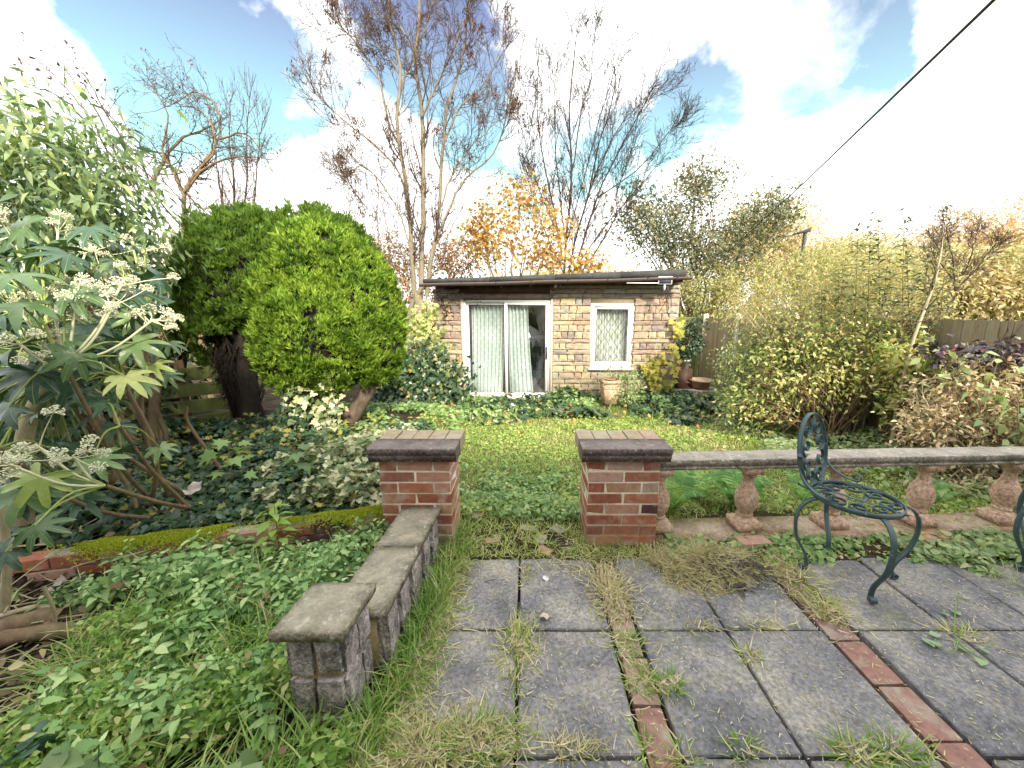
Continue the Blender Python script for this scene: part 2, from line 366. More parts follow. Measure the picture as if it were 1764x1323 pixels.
# ------------------------------------------------------------------ ground
def gz(x, y):
    x = np.asarray(x, float); y = np.asarray(y, float)
    sm = lambda t: np.clip(t, 0, 1)**2*(3-2*np.clip(t, 0, 1))
    z = -.10*sm((y-2.75)/.5)-.23*sm((y-3.4)/3.4)
    left = sm((-.95-x)/.35)
    raised = .15*sm((y-2.35-.3*(x+.9))/.25)*(1-sm((y-5)/2.0))*left
    z = z*(1-left*(1-sm((y-5)/2)))+raised
    z = z-.05*(1-left)*(y < 2.2)*(x > -.62)
    z = z + .012*wob(x, y, 2.2) + .03*wob(x, y, .6, 3)*sm((y-3)/2)
    z = z - .02*np.clip(y-10, 0, 1e9)*(y < 1e9)*np.clip(1-(y-10)/60, .4, 1)*.35
    return z
def grid_sheet(name, xs, ys, m):
    X, Y = np.meshgrid(xs, ys, indexing='ij'); Z = gz(X, Y); nx, ny = len(xs), len(ys)
    i, j = np.meshgrid(np.arange(nx-1), np.arange(ny-1), indexing='ij')
    q = np.stack([i*ny+j, (i+1)*ny+j, (i+1)*ny+j+1, i*ny+j+1], -1).reshape(-1, 4)
    return link(name, mesh(name, np.stack([X, Y, Z], -1), Q=q, mat=m, smooth=True))
xs = np.concatenate([-np.geomspace(8, 1500, 26)[::-1], np.arange(-7.9, 8, .1), np.geomspace(8.1, 1500, 26)])
ys = np.concatenate([-np.geomspace(4.2, 60, 8)[::-1], np.arange(-4, 12, .1), np.geomspace(12.1, 2500, 40)])
ground = tag(grid_sheet('ground', xs, ys, M_soil), kind='structure')

# bevelled block with a little unevenness: shared meshes for bricks, slabs, stones
import bmesh
def block_mesh(name, m, size, bev=.004, jit=.0015, seed=0, cuts=0, bump=0.):
    bm = bmesh.new(); bmesh.ops.create_cube(bm, size=1)
    for v in bm.verts: v.co.x *= size[0]; v.co.y *= size[1]; v.co.z *= size[2]
    if cuts:
        bmesh.ops.subdivide_edges(bm, edges=bm.edges[:], cuts=cuts, use_grid_fill=True)
    r = random.Random(seed)
    hx, hy, hz = size[0]/2, size[1]/2, size[2]/2
    for v in bm.verts:
        if cuts and bump:
            inner = (abs(v.co.x) < hx*.95)+(abs(v.co.z) < hz*.95)
            if abs(v.co.y) > hy*.95 and inner == 2: v.co.y += math.copysign(r.uniform(.2, 1)*bump, v.co.y)
            elif inner < 2: v.co.x += r.uniform(-1, 1)*bump*.25; v.co.z += r.uniform(-1, 1)*bump*.25
        v.co.x += r.uniform(-jit, jit); v.co.y += r.uniform(-jit, jit); v.co.z += r.uniform(-jit, jit)
    if bev and not cuts: bmesh.ops.bevel(bm, geom=bm.edges[:]+bm.verts[:], offset=bev, segments=1, affect='EDGES', profile=.6)
    me = bpy.data.meshes.new(name); bm.to_mesh(me); bm.free(); me.materials.append(m)
    return me
def piece(name, me, parent, c, size, rz=0., tilt=.0):
    """a copy of a unit block scaled to size, centred on c (world)"""
    return link(name, me, parent, loc=c, rot=(random.uniform(-tilt, tilt), random.uniform(-tilt, tilt), rz+random.uniform(-tilt, tilt)), scale=size)

# ------------------------------------------------------------------ patio: concrete slabs and strips of brick
patio = tag(MB().bx((-.62, -.6, -.13), (4.3, 2.3, -.045)).build('patio', M_soil), kind='structure'); WO['patio'] = np.zeros(3)
slabs = {}
def slab_me(sx, sy):
    k = (round(sx, 2), round(sy, 2))
    if k not in slabs: slabs[k] = [block_mesh('paving_slab', M_slab, (sx-.014, sy-.014, .05), .005, .0025, i+int(sx*100)) for i in range(2)]
    return random.choice(slabs[k])
rows = [(-.58, -.02), (-.02, .536), (.536, 1.092), (1.092, 1.65), (1.65, 2.22)]
cols = [(-.49, -.035), (-.035, .43), (.565, 1.008), (1.008, 1.485), (1.655, 2.135), (2.135, 2.62), (2.62, 3.10), (3.10, 3.58)]
for y0, y1 in rows:
    for x0, x1 in cols:
        c = ((x0+x1)/2, (y0+y1)/2, -.027+random.uniform(-.003, .003))
        link('paving_slab', slab_me(x1-x0, y1-y0), patio, loc=c, rot=(random.uniform(-.006, .006), random.uniform(-.006, .006), random.uniform(-.008, .008)))
pb = [block_mesh('paving_brick', M_pbrick, (1, 1, 1), .03, .02, i) for i in range(3)]
for xa, xb, off in ((.442, .552, 0), (1.503, 1.637, .09)):
    y = -.5+off
    while y < 2.15:
        piece('brick', random.choice(pb), patio, ((xa+xb)/2+random.uniform(-.004, .004), y+.11, -.032+random.uniform(-.006, .003)), (xb-xa, .212, .06), 0, .02); y += .222

# ------------------------------------------------------------------ brick pillars
bk = [block_mesh('brick', M_brick, (1, 1, 1), .03, .016, i+5) for i in range(6)]
cbk = [block_mesh('cap_brick', M_capb, (1, 1, 1), .02, .012, i+9) for i in range(2)]
def pillar(x0, x1, yf, label, rot=0):
    t = thing('brick_pillar', label, 'pillar', ((x0+x1)/2, yf+.165, -.08), 'pair of brick pillars at the garden opening')
    W = x1-x0; dep = .33; ch = .0765
    core = MB().bx((x0+.0072, yf+.0072, -.1), (x1-.0072, yf+dep-.0072, .605)); core.build('mortar_core', M_mortar, t)
    for k in range(9):
        z = -.078+k*ch+ch/2
        A = k % 2
        def br(xa, xb, ya, yb):
            piece('brick', random.choice(bk), t, (x0+(xa+xb)/2*W/.45, yf+(ya+yb)/2, z), ((xb-xa)*W/.45-random.uniform(.009, .014), yb-ya-.009+random.uniform(-.003, .004), ch-random.uniform(.009, .013)), 0, .006)
        if A:
            br(0, .225, 0, .112); br(.225, .45, 0, .112)
            for i in range(4): br(i*.1125, (i+1)*.1125, .112, .33)
        else:
            br(0, .1125, 0, .22); br(.1125, .3375, 0, .112); br(.3375, .45, 0, .22)
            br(0, .225, .22, .33); br(.225, .45, .22, .33)
    zc = -.078+9*ch
    # moulded coping at the front, brick headers behind
    ov = .045; xa, xb = x0-ov, x1+ov
    prof = [(-.030, 0), (-.030, .018), (-.040, .022), (-.040, .044), (-.034, .047), (-.052, .062), (-.054, .090), (-.046, .096), (.13, .100), (.13, 0)]
    v = [(x, yf+a, zc+.004+b) for x in (xa, xb) for a, b in prof]; n = len(prof)
    q = [[i, (i+1) % n, n+(i+1) % n, n+i] for i in range(n)]
    mb = MB(); mb.add(v, Q=np.array(q))
    cen = [(xa, yf+.04, zc+.05), (xb, yf+.04, zc+.05)]
    mb.add([*[(xa, yf+a, zc+.004+b) for a, b in prof], cen[0]], T=[[i, n, (i+1) % n] for i in range(n)])
    mb.add([*[(xb, yf+a, zc+.004+b) for a, b in prof], cen[1]], T=[[i, (i+1) % n, n] for i in range(n)])
    mb.build('moulded_coping', M_blue, t)
    nb = 5
    for i in range(nb):
        wx = (xb-xa)/nb
        piece('cap_brick', random.choice(cbk), t, (xa+(i+.5)*wx, yf+.245, zc+.05+random.uniform(-.003, .003)), (wx-.008, .222, .09), 0, .006)
    MB().bx((xa+.01, yf+.137, zc+.002), (xb-.01, yf+.35, zc+.08)).build('mortar_bed', M_mortar, t)
    return t
pillar(-.955, -.485, 2.34, 'brick pillar at the end of the low stone wall, left of the opening')
pillar(.405, .885, 2.34, 'brick pillar joined to the balustrade, right of the opening')

# ------------------------------------------------------------------ low stone wall with stepped end pier
t = thing('low_stone_wall', 'low rough stone wall with flat lichened coping and a raised end pier', 'wall', (-.75, 1.8, 0))
def run(a, b, y0, y1, k): return
cope = MB()
def slab_piece(name, x0, x1, y0, y1, z, th, m, par, rz=0, sk=0):
    v = np.array([[x0+sk*0, y0, z], [x1, y0, z], [x1+sk, y1, z], [x0+sk, y1, z]]); bot = v.copy(); bot[:, 2] -= th
    nx, ny = 6, 8; xs_ = np.linspace(0, 1, nx); ys_ = np.linspace(0, 1, ny); V = []
    for s_ in (0, 1):
        for i in xs_:
            for j in ys_:
                p0 = (v if s_ else bot); pt = p0[0]*(1-i)*(1-j)+p0[1]*i*(1-j)+p0[2]*i*j+p0[3]*(1-i)*j
                e = (i in (0., 1.)) or (j in (0., 1.))
                pt = pt+np.array([random.uniform(-.003, .003), random.uniform(-.003, .003), random.uniform(-.0015, .0015)-(.0012 if e and s_ else 0)]); V.append(pt)
    Q = []; o = nx*ny
    for i in range(nx-1):
        for j in range(ny-1):
            a_ = i*ny+j; b_ = (i+1)*ny+j; Q.append([o+a_, o+b_, o+b_+1, o+a_+1]); Q.append([a_, a_+1, b_+1, b_])
    for i in range(nx-1):
        a_ = i*ny; b_ = (i+1)*ny; Q.append([a_, b_, o+b_, o+a_]); a_ += ny-1; b_ += ny-1; Q.append([a_, o+a_, o+b_, b_])
    for j in range(ny-1):
        Q.append([j, o+j, o+j+1, j+1]); k = (nx-1)*ny+j; Q.append([k, k+1, o+k+1, o+k])
    return MB().add(V, Q=np.array(Q)).build(name, m, par)
xl0, xr0, xl1, xr1 = -.855, -.605, -.805, -.565
def xlr(y): f = (y-1.44)/(2.34-1.44); return xl0+(xl1-xl0)*f, xr0+(xr1-xr0)*f
for ya, yb in ((1.435, 1.90), (1.906, 2.335)):
    a, b = xlr(ya), xlr(yb)
    slab_piece('coping_slab', a[0], a[1], ya, yb, .29, .035, M_cope, t, sk=b[0]-a[0])
slab_piece('coping_slab', -.925, -.658, 1.18, 1.445, .43, .035, M_cope, t, sk=.02).name = 'coping_slab'
core = MB(); core.hexa([(-.82, 1.45, -.08), (-.66, 1.45, -.08), (-.60, 2.34, -.08), (-.78, 2.34, -.08), (-.82, 1.45, .254), (-.66, 1.45, .254), (-.60, 2.34, .254), (-.78, 2.34, .254)])
core.bx((-.875, 1.225, -.08), (-.70, 1.43, .394)); core.build('mortar_core', mortar_mat('ochre_mortar', (.40, .30, .16)), t)
stn = [block_mesh('stone', M_stone, (1, 1, 1), 0, .03, i+20, cuts=3, bump=.11) for i in range(6)]
def stone(c, size, rz=0, par=t): piece('stone', random.choice(stn), par, c, size, rz, .03)
# pier front (faces -y), right side (faces +x), left side
for (u0, u1, z0, z1) in ((0, .47, .21, .385), (.5, 1, .22, .385), (0, .42, .05, .20), (.45, 1, .04, .205), (0, .6, -.1, .035), (.62, 1, -.1, .03)):
    stone((-.88+(u0+u1)/2*.19, 1.232, (z0+z1)/2), ((u1-u0)*.19-.010, .05, z1-z0-.018))
for (u0, u1, z0, z1) in ((0, .5, .21, .385), (.52, 1, .19, .385), (0, .6, -.02, .195), (.63, 1, -.05, .175)):
    stone((-.70, 1.22+(u0+u1)/2*.215, (z0+z1)/2), ((u1-u0)*.215-.008, .05, z1-z0-.018), pi/2)
    stone((-.873, 1.22+(u0+u1)/2*.215, (z0+z1)/2), ((u1-u0)*.215, .045, z1-z0-.012), pi/2)
y = 1.46; k = 0
while y < 2.30:
    L = random.uniform(.13, .21); L = min(L, 2.335-y)
    for side in (0, 1):
        a = xlr(y+L/2); xx = a[1]-.035 if side else a[0]+.035
        hsp = random.choice([.11, .09, .13]); hh = .252
        zs = [(hh-hsp, hh), (hh-hsp-.13, hh-hsp-.008), (-.12, hh-hsp-.14)] if k % 3 else [(.03, hh), (-.12, .022)]
        for z0, z1 in zs: stone((xx, y+L/2, (z0+z1)/2), (L-.012, .055, z1-z0), pi/2+.06)
    y += L; k += 1

# ------------------------------------------------------------------ mossy low brick retaining wall
M_moss = leafmat('bright_moss', [(0, (.20, .24, .02)), (.5, (.40, .46, .04)), (1, (.56, .60, .08))], .8, .25, .1, .4, 6)
t = thing('retaining_wall', 'low red brick retaining wall edged with yellow green moss', 'wall', (-1.6, 2.28, 0))
RWA, RWB = np.array([-.97, 2.44]), np.array([-2.75, 1.97])
Lw = np.linalg.norm(RWB-RWA); dw = (RWB-RWA)/Lw; aw = atan2(dw[1], dw[0])
for k in range(4):
    u = -.11*(k % 2)
    while u < Lw:
        c = RWA+dw*(u+.11)
        if u > -.05: piece('brick', random.choice(bk), t, (c[0], c[1], .2-.0385-.077*k), (.212, .102, .066), aw, .02)
        u += .225
c = (RWA+RWB)/2; MB().box((c[0], c[1]+.005, .04), (Lw-.02, .08, .31), aw).build('mortar_core', M_mort2, t)
# moss cushions
def tuft_tmpl(n, h, w):
    V = []; T = []
    for i in range(n):
        a = 2*pi*i/n+random.uniform(-.3, .3); r = random.uniform(.2, .8)*w
        b = np.array([cos(a)*w*.3, sin(a)*w*.3, 0]); k = len(V)
        V += [b+[-sin(a)*w*.3, cos(a)*w*.3, 0], b-[-sin(a)*w*.3, cos(a)*w*.3, 0], [cos(a)*r, sin(a)*r, h*random.uniform(.6, 1)]]; T.append([k, k+1, k+2])
    return np.array(V, float), np.array(T)
TM = [tuft_tmpl(5, 1, .8) for _ in range(3)]
UP = np.array([[0, 0, 1.]])
def moss(parent, pts, s0, s1, name='moss'):
    mb = MB(); n = len(pts); nor = nrm(rdir(n)*.4+UP); ax = nrm(np.cross(nor, rdir(n)))
    sc_add(mb, TM, pts, ax, nor, rng.uniform(s0, s1, n)); return tag(mb.build(name, M_moss, parent), kind='stuff')
n = 15000; u = rng.uniform(0, Lw, n); v = rng.normal(0, .045, n)
wgt = np.clip(.55+.6*np.sin(u*5.3+1)+.3*np.sin(u*13), .03, 1) > rng.uniform(0, 1, n)
u, v = u[wgt], v[wgt]
pts = np.stack([RWA[0]+dw[0]*u-dw[1]*v, RWA[1]+dw[1]*u+dw[0]*v, .2+.025*np.clip(1-(v/.07)**2, -3, 1)+.006*np.sin(u*21)], -1); moss(t, pts, .006, .016)

# ------------------------------------------------------------------ balustrade
ang = R(2.4); BA = np.array([.885, 2.50]); bd = np.array([cos(ang), sin(ang)]); bn = np.array([-bd[1], bd[0]])
t = thing('balustrade', 'low terracotta balustrade with weathered stone rail running right from the pillar', 'balustrade', (BA[0], BA[1], 0))
def bpt(u, v, z): q = BA+bd*u+bn*v; return (q[0], q[1], z)
prof = [(-.075, .505), (-.075, .52), (-.062, .527), (-.08, .54), (-.085, .572), (-.078, .578), (.078, .578), (.085, .572), (.08, .54), (.062, .527), (.075, .52), (.075, .505)]
cuts = [.0, .555, 1.16, 1.83, 2.5, 3.15, 3.8]
for a, b in zip(cuts[:-1], cuts[1:]):
    us = np.linspace(a+.002, b-.002, 9); V = []; n = len(prof)
    for i_, u in enumerate(us):
        e = .0015*np.random.randn(n, 3)
        for j_, (pv, pz) in enumerate(prof): V.append(np.array(bpt(u, pv, pz+random.choice([0, 0])))+e[j_])
    Q = [[i*n+j, (i+1)*n+j, (i+1)*n+(j+1) % n, i*n+(j+1) % n] for i in range(len(us)-1) for j in range(n)]
    mb = MB().add(V, Q=np.array(Q))
    for end in (0, len(us)-1):
        vv = V[end*n:(end+1)*n]; cen = np.mean(vv, 0); mb.add([*vv, cen], T=[[i, (i+1) % n, n] for i in range(n)])
    o = mb.build('top_rail', M_rail, t)
BALP = [(.052, 0), (.052, 0)]
prof = [(.088, .03), (.088, .036), (.078, .045), (.060, .058), (.058, .066), (.064, .070), (.064, .078), (.056, .084), (.060, .10), (.077, .125), (.088, .16), (.091, .195), (.085, .23), (.070, .262), (.052, .288), (.043, .315), (.041, .345), (.046, .362), (.055, .366), (.055, .376), (.048, .38), (.055, .392), (.070, .402)]
prof = [(a*.84, b) for a, b in prof]
bal = MB().lathe((0, 0, .03), prof, 28); balm = bal.mesh('baluster', M_terra, True)
bbm = MB().box((0, 0, .03), (.17, .16, .06)).mesh('base_block', M_terra); cbm = MB().box((0, 0, .452), (.125, .135, .05)).mesh('cap_block', M_terra)
for i, u in enumerate((.055, .69, 1.33, 1.99, 2.64, 3.3)):
    b = link('baluster', balm, t, loc=bpt(u, 0, .03), rot=(0, 0, ang+i)); 
    for nm_, me_ in (('base_block', bbm), ('cap_block', cbm)):
        bl = link(nm_, me_, b, loc=bpt(u, 0, .03), world=True); bl.location = (0, 0, 0); bl.rotation_euler = (0, 0, -i)
for a, b in ((-.01, .8), (.802, 1.9), (1.902, 3.0), (3.002, 3.9)):
    c = bpt((a+b)/2, 0, -.03); MB().box(c, (b-a-.004, .26, .11), ang).build('plinth', M_plinth, t)
piece('brick', bk[0], t, bpt(.66, -.17, .0), (.215, .1, .07), ang+.05, .01); piece('brick', bk[1], t, bpt(1.92, -.17, .0), (.215, .1, .07), ang+.2, .03)
u = rng.uniform(0, 3.5, 6000); v = rng.uniform(-.14, .14, 6000); k = wob(u*3, v*20, 1.5, 2) > .35
pp = np.array([bpt(a, b, .027) for a, b in zip(u[k], v[k])]); moss(t, pp, .004, .010)

# ------------------------------------------------------------------ wrought iron chair
def spiral(c, r0, turns, a0, sgn, ex, ey, n=34, r1=.15):
    tt = np.linspace(0, 1, n); r = r0*(1-tt*(1-r1)); a = a0+sgn*turns*2*pi*tt
    return np.asarray(c)[None]+(r*np.cos(a))[:, None]*np.asarray(ex)[None]+(r*np.sin(a))[:, None]*np.asarray(ey)[None]
def make_chair(label, loc, rz, cat='chair'):
    """local frame: +y is the way the chair faces, back at -y"""
    t = thing('garden_chair', label, cat, loc)
    t.rotation_euler = (0, 0, rz)
    L = dict(world=False)
    ex, ey, ez = np.eye(3); SH = .488
    def B(mb, name, par=t): return link(name, mb.mesh(name, M_iron), par, world=False)
    # seat ring
    a = np.linspace(0, 2*pi, 49); ring = np.stack([.212*np.cos(a), .212*np.sin(a)-.02, np.full(49, SH)], -1)
    seat = B(MB().sweep(ring, ez, .026, .007), 'seat')
    inner = []
    for k in range(8):
        aa = 2*pi*k/8+pi/8; c = np.array([.138*cos(aa), .142*sin(aa)-.02, SH+.002]); sg = 1 if k % 2 else -1
        B(MB().sweep(spiral(c, .060, 1.4, aa+(0 if sg > 0 else pi*.2), sg, ex, ey), ez, .015, .004), 'scroll', seat)
    B(MB().sweep(np.array([[.0, -.19, SH-.004], [0, 0, SH-.004], [0, .21, SH-.004]]), ex, .02, .004), 'cross_bar', seat)
    B(MB().sweep(np.array([[-.2, .01, SH-.009], [0, .01, SH-.009], [.2, .01, SH-.009]]), ey, .02, .004), 'cross_bar', seat)
    # backrest: leaning oval with four pairs of scrolls
    lean = nrm(np.array([0, -.17, 1.])); bc = np.array([0, -.262, .705]); bnor = np.cross(ex, lean)
    oval = bc+np.outer(.185*np.cos(a), ex)+np.outer(.235*np.sin(a), lean)
    back = B(MB().sweep(oval, bnor, .026, .007), 'backrest')
    for k, (hx, hz, r, tn) in enumerate([(.070, .14, .060, .4), (.095, .04, .058, .1), (.095, -.065, .060, 1.), (.062, -.15, .055, .8)]):
        for sg in (-1, 1):
            c = bc+ex*hx*sg+lean*hz
            B(MB().sweep(spiral(c, r, 1.3, (pi/2 if k % 2 == 0 else -pi/2)+sg*.3, sg*(1 if k < 2 else -1), ex, lean), bnor, .020, .004), 'scroll', back)
    for sg in (-1, 1):
        p = np.array([[.10*sg, -.262+.0, .53], [.13*sg, -.235, .50], [.135*sg, -.19, SH-.01], [.13*sg, -.13, SH-.012]])
        # side bracket, ending in a curl
        q = bezier([[.165*sg, -.262, .66], [.20*sg, -.24, .56], [.205*sg, -.17, .52], [.215*sg, -.08, .512]], 14)
        cu = spiral((.215*sg, -.082, .512+.026), .026, 1.1, -pi/2, 1, ey, ez, 16, .35)
        B(MB().sweep(np.concatenate([q[:-1], cu]), ex, .024, .005), 'back_bracket')
        B(MB().sweep(bezier([[.09*sg, -.285, .50], [.08*sg, -.26, .48], [.07*sg, -.2, SH-.01], [.06*sg, -.17, SH-.012]], 8), ex, .02, .006), 'back_stay')
    for sx in (-1, 1):
        for sy in (-1, 1):
            fx, fy = .165*sx, .155*sy; d = nrm(np.array([fx, fy, 0]))
            s0 = np.array([fx*.80, fy*.85, SH-.012])
            pts = bezier([s0-d*.02, s0+d*.10+[0, 0, .01], s0+d*.15+[0, 0, -.08], np.array([fx, fy, 0])+d*.085+[0, 0, .26]], 12)
            p2 = bezier([pts[-1], pts[-1]+[0, 0, -.10]-d*.015, np.array([fx, fy, 0])-d*.015+[0, 0, .12], np.array([fx, fy, .016])], 12)
            leg = B(MB().sweep(np.concatenate([pts[:-1], p2]), np.cross(d, ez), .024, .011), 'leg')
            cu = spiral((fx+d[0]*.02, fy+d[1]*.02, .024), .020, 1.2, pi, 1, d, ez, 16, .3)
            f = B(MB().sweep(cu, np.cross(d, ez), .03, .008), 'foot', leg)
    return t
def bezier(c, n=12):
    c = np.asarray(c, float); t_ = np.linspace(0, 1, n)[:, None]; return (1-t_)**3*c[0]+3*(1-t_)**2*t_*c[1]+3*(1-t_)*t_**2*c[2]+t_**3*c[3]
# facing vector (.55,-.835)
make_chair('dark green wrought iron chair with scrolled oval back standing on the patio slabs', (1.945, 2.06, .0), atan2(-.835, .55)-pi/2)
make_chair('dark green iron chair at the right edge, almost wholly outside the picture', (3.27, 2.05, .0), atan2(-.6, -.8)-pi/2)
# ------------------------------------------------------------------ shed
M_white = plain('white_upvc', (.80, .80, .80), .35, .06, 20, .05)
M_cream = plain('cream_render_trim', (.62, .52, .42), .7, .2, 15, .2)
M_felt = plain('roofing_felt', (.045, .048, .048), .9, .35, 9, .5)
M_gut = plain('brown_plastic_gutter', (.085, .062, .058), .6, .2, 15, .1)
M_timber = plain('dark_stained_timber', (.06, .028, .018), .6, .5, 6, .4)
M_steel = plain('galvanised_steel', (.45, .47, .5), .4, .2, 20, .1, .6)
M_black = plain('black_plastic', (.02, .02, .022), .4, .2, 30, .1)
M_dark = plain('dark_interior_wall', (.16, .17, .16), .9, .15, 3, .1)
def fab():
    s = N('sheer_dotted_curtain'); p = s.obj(); v = s.n('ShaderNodeTexVoronoi', feature='F1'); v.inputs['Randomness'].default_value = 0; v.inputs['Scale'].default_value = 1
    mp = s.n('ShaderNodeMapping'); mp.inputs['Scale'].default_value = (9, .01, 9); s.l(p, mp.inputs[0])
    mp.inputs['Rotation'].default_value = (0, R(45), 0); s.l(mp.outputs[0], v.inputs[0])
    col = s.mix(s.ramp(v.outputs['Distance'], [(.20, 1), (.26, 0)]), (.74, .80, .80), (.95, .95, .93))
    return s.out(col, .9, spec=.1, trans=.35)
M_curt = fab()
def stonemat():
    s = N('rock_faced_walling_stone'); o = s.orand(); p = s.pos()
    col = s.ramp(o, [(0, (.45, .36, .25)), (.12, (.37, .28, .22)), (.25, (.47, .38, .24)), (.40, (.30, .23, .19)), (.5, (.42, .33, .24)), (.62, (.46, .39, .27)), (.76, (.27, .23, .21)), (.82, (.38, .31, .23)), (.92, (.35, .34, .28)), (.97, (.40, .27, .18))], 'CONSTANT')
    a = s.noise(p, 14, 6, .7); b = s.noise(p, 5, 5, .7, .5)
    col = s.mix(.8, col, s.ramp(a, [(.3, .26), (.7, .7)]), 'OVERLAY')
    col = s.mix(s.ramp(b, [(.55, 0), (.7, .45)]), col, (.20, .16, .14))
    g = s.n('ShaderNodeSeparateXYZ'); s.l(p, g.inputs[0])
    low = s.ramp(s.math('ADD', g.outputs[2], s.math('MULTIPLY', s.math('SUBTRACT', b, .5), .8)), [(0, .55), (.45, 0)])
    col = s.mix(low, col, (.22, .22, .14)); col = s.mix(1.0, col, (.84, .84, .86), 'MULTIPLY')
    return s.out(col, .9, s.bump(s.math('ADD', a, s.noise(p, 45, 4)), .6, .01), .2)
M_wall = stonemat()
def glassmat(name, refl=.07):
    s = N(name); lw = s.n('ShaderNodeLayerWeight'); lw.inputs[0].default_value = .5
    g = s.n('ShaderNodeBsdfGlossy'); g.inputs['Roughness'].default_value = .03; tr = s.n('ShaderNodeBsdfTransparent'); tr.inputs[0].default_value = (.95, .98, .97, 1)
    m = s.n('ShaderNodeMixShader'); s.l(s.math('ADD', s.math('MULTIPLY', s.math('POWER', lw.outputs[1], 4.), .7), refl), m.inputs[0]); s.l(tr.outputs[0], m.inputs[1]); s.l(g.outputs[0], m.inputs[2])
    o = s.n('ShaderNodeOutputMaterial'); s.l(m.outputs[0], o.inputs[0]); return s.m
M_glass = glassmat('window_glass')
SY = 8.0
X0, X1 = -1.86, 3.14; ZB = -.42
shed = thing('garden_shed', 'low stone faced garden outbuilding with flat felt roof and sliding door', 'outbuilding', ((X0+X1)/2, SY, ZB))
dx0, dx1, dz0, dz1 = -1.27, .52, -.31, 1.74      # door opening
wx0, wx1, wz0, wz1 = 1.34, 2.24, .35, 1.67        # window opening
ZT = 2.03
m = MB()
for a, b in (((X0, ZB), (dx0, ZT-.1)), ((dx1, ZB), (wx0, ZT)), ((wx0, ZB), (wx1, wz0)), ((wx0, wz1), (wx1, ZT)), ((wx1, ZB), (X1, ZT)), ((dx0, dz1+.12), (dx1, ZT-.02))):
    m.bx((a[0]+(.001 if a[0] > X0 else 0), SY+.03, a[1]), (b[0], SY+.2, b[1]))
m.build('front_wall', mortar_mat('wall_mortar', (.50, .42, .30)), shed)
m = MB(); m.bx((X0, SY+.2, ZB), (X0+.15, SY+3.1, 2.0)); m.bx((X1-.15, SY+.2, ZB), (X1, SY+3.1, 2.05)); m.bx((X0, SY+3.1, ZB), (X1, SY+3.25, 2.0))
m.build('side_wall', mortar_mat('rendered_wall', (.42, .36, .28)), shed)
MB().bx((X0+.15, SY+.2, ZB), (X1-.15, SY+3.1, dz0-.02)).build('floor', M_dark, shed)
MB().bx((X0+.16, SY+3.02, dz0), (X1-.16, SY+3.09, 1.95)).build('inner_wall', M_dark, shed)
# stones laid in courses
stw = [block_mesh('stone', M_wall, (1, 1, 1), 0, .03, i+40, cuts=2, bump=.24) for i in range(8)]
def holes(x, z0, z1):
    return (dx0-.06 < x < dx1+.06 and z1 > dz0-.1) or (wx0 < x < wx1 and z1 > wz0+.02 and z0 < wz1-.01)
hs = [.09, .135, .15, .10, .15, .14, .085, .15, .10, .135, .09, .15, .13, .09, .15, .15, .15, .09]
z = ZB+.05; k = 0
edges = [(X0, dx0-.05), (dx1+.045, wx0), (wx1, X1)]
while z < ZT-.1:
    h = hs[k % len(hs)]; k += 1; z1 = min(z+h, ZT-.07)
    if z1-z < .05: break
    spans = list(edges)
    if z1 <= wz0+.03 or z >= wz1-.03: spans = [edges[0], (edges[1][0], X1)]
    for a, b in spans:
        x = a
        while x < b-.02:
            L = random.uniform(.13, .2) if h > .12 else random.uniform(.26, .5)
            if random.random() < .15: L *= 1.7
            if b-x-L < .1: L = b-x
            piece('stone', random.choice(stw), shed, (x+L/2, SY+.012, (z+z1)/2), (L-.016, .07+random.uniform(-.01, .012), z1-z-.016), 0, .006)
            x += L
    z = z1
# frieze of flat stones
x = dx1+.045
while x < X1-.02:
    L = min(random.uniform(.5, .8), X1-x); piece('stone', stw[0], shed, (x+L/2, SY+.012, ZT-.035), (L-.01, .06, .06), 0, .003); x += L
# trims either side of door and over it
MB().bx((dx0-.05, SY-.02, ZB+.03), (dx0, SY+.1, dz1+.02)).build('door_jamb', M_cream, shed); MB().bx((dx1, SY-.02, ZB+.03), (dx1+.045, SY+.1, dz1+.02)).build('door_jamb', M_cream, shed)
m = MB(); m.bx((dx0-.25, SY-.03, dz1+.02), (dx1+.0, SY+.16, dz1+.12)); m.build('door_lintel', plain('weathered_lintel', (.22, .17, .15), .8, .4, 6, .4), shed)
m = MB(); m.bx((X0+.05, SY-.02, dz1+.121), (dx1-.02, SY+.12, ZT+.03)); m.bx((dx1-.02, SY-.015, ZT+.001), (X1-.05, SY+.12, ZT+.11)); m.build('soffit_board', M_timber, shed)
# roof: felted deck, tilted up to the right
def slope(x): return 2.035+(x-(-1.95))/(3.3+1.95)*.13
ra, rb = X0-.10, X1-.10
yf = SY-.42
m = MB()
m.hexa([(ra, yf, slope(ra)+.02), (rb, yf, slope(rb)+.0), (rb, SY+3.4, slope(rb)-.05), (ra, SY+3.4, slope(ra)-.06), (ra, yf, slope(ra)+.075), (rb, yf, slope(rb)+.145), (rb, SY+3.4, slope(rb)+.07), (ra, SY+3.4, slope(ra)+.035)])
roof = m.build('roof', M_felt, shed)
m = MB()
for i in range(4):
    a = ra+.02+(rb-ra)*i/4; b = ra+(rb-ra)*(i+1)/4+.02
    m.hexa([(a, yf-.018, slope(a)+.01), (b, yf-.018, slope(b)+.01), (b, yf-.004, slope(b)+.01), (a, yf-.004, slope(a)+.01), (a, yf-.018, slope(a)+.082+.013*i), (b, yf-.018, slope(b)+.090+.013*i), (b, yf-.004, slope(b)+.090+.013*i), (a, yf-.004, slope(a)+.082+.013*i)])
m.build('felt_edge', M_felt, roof)
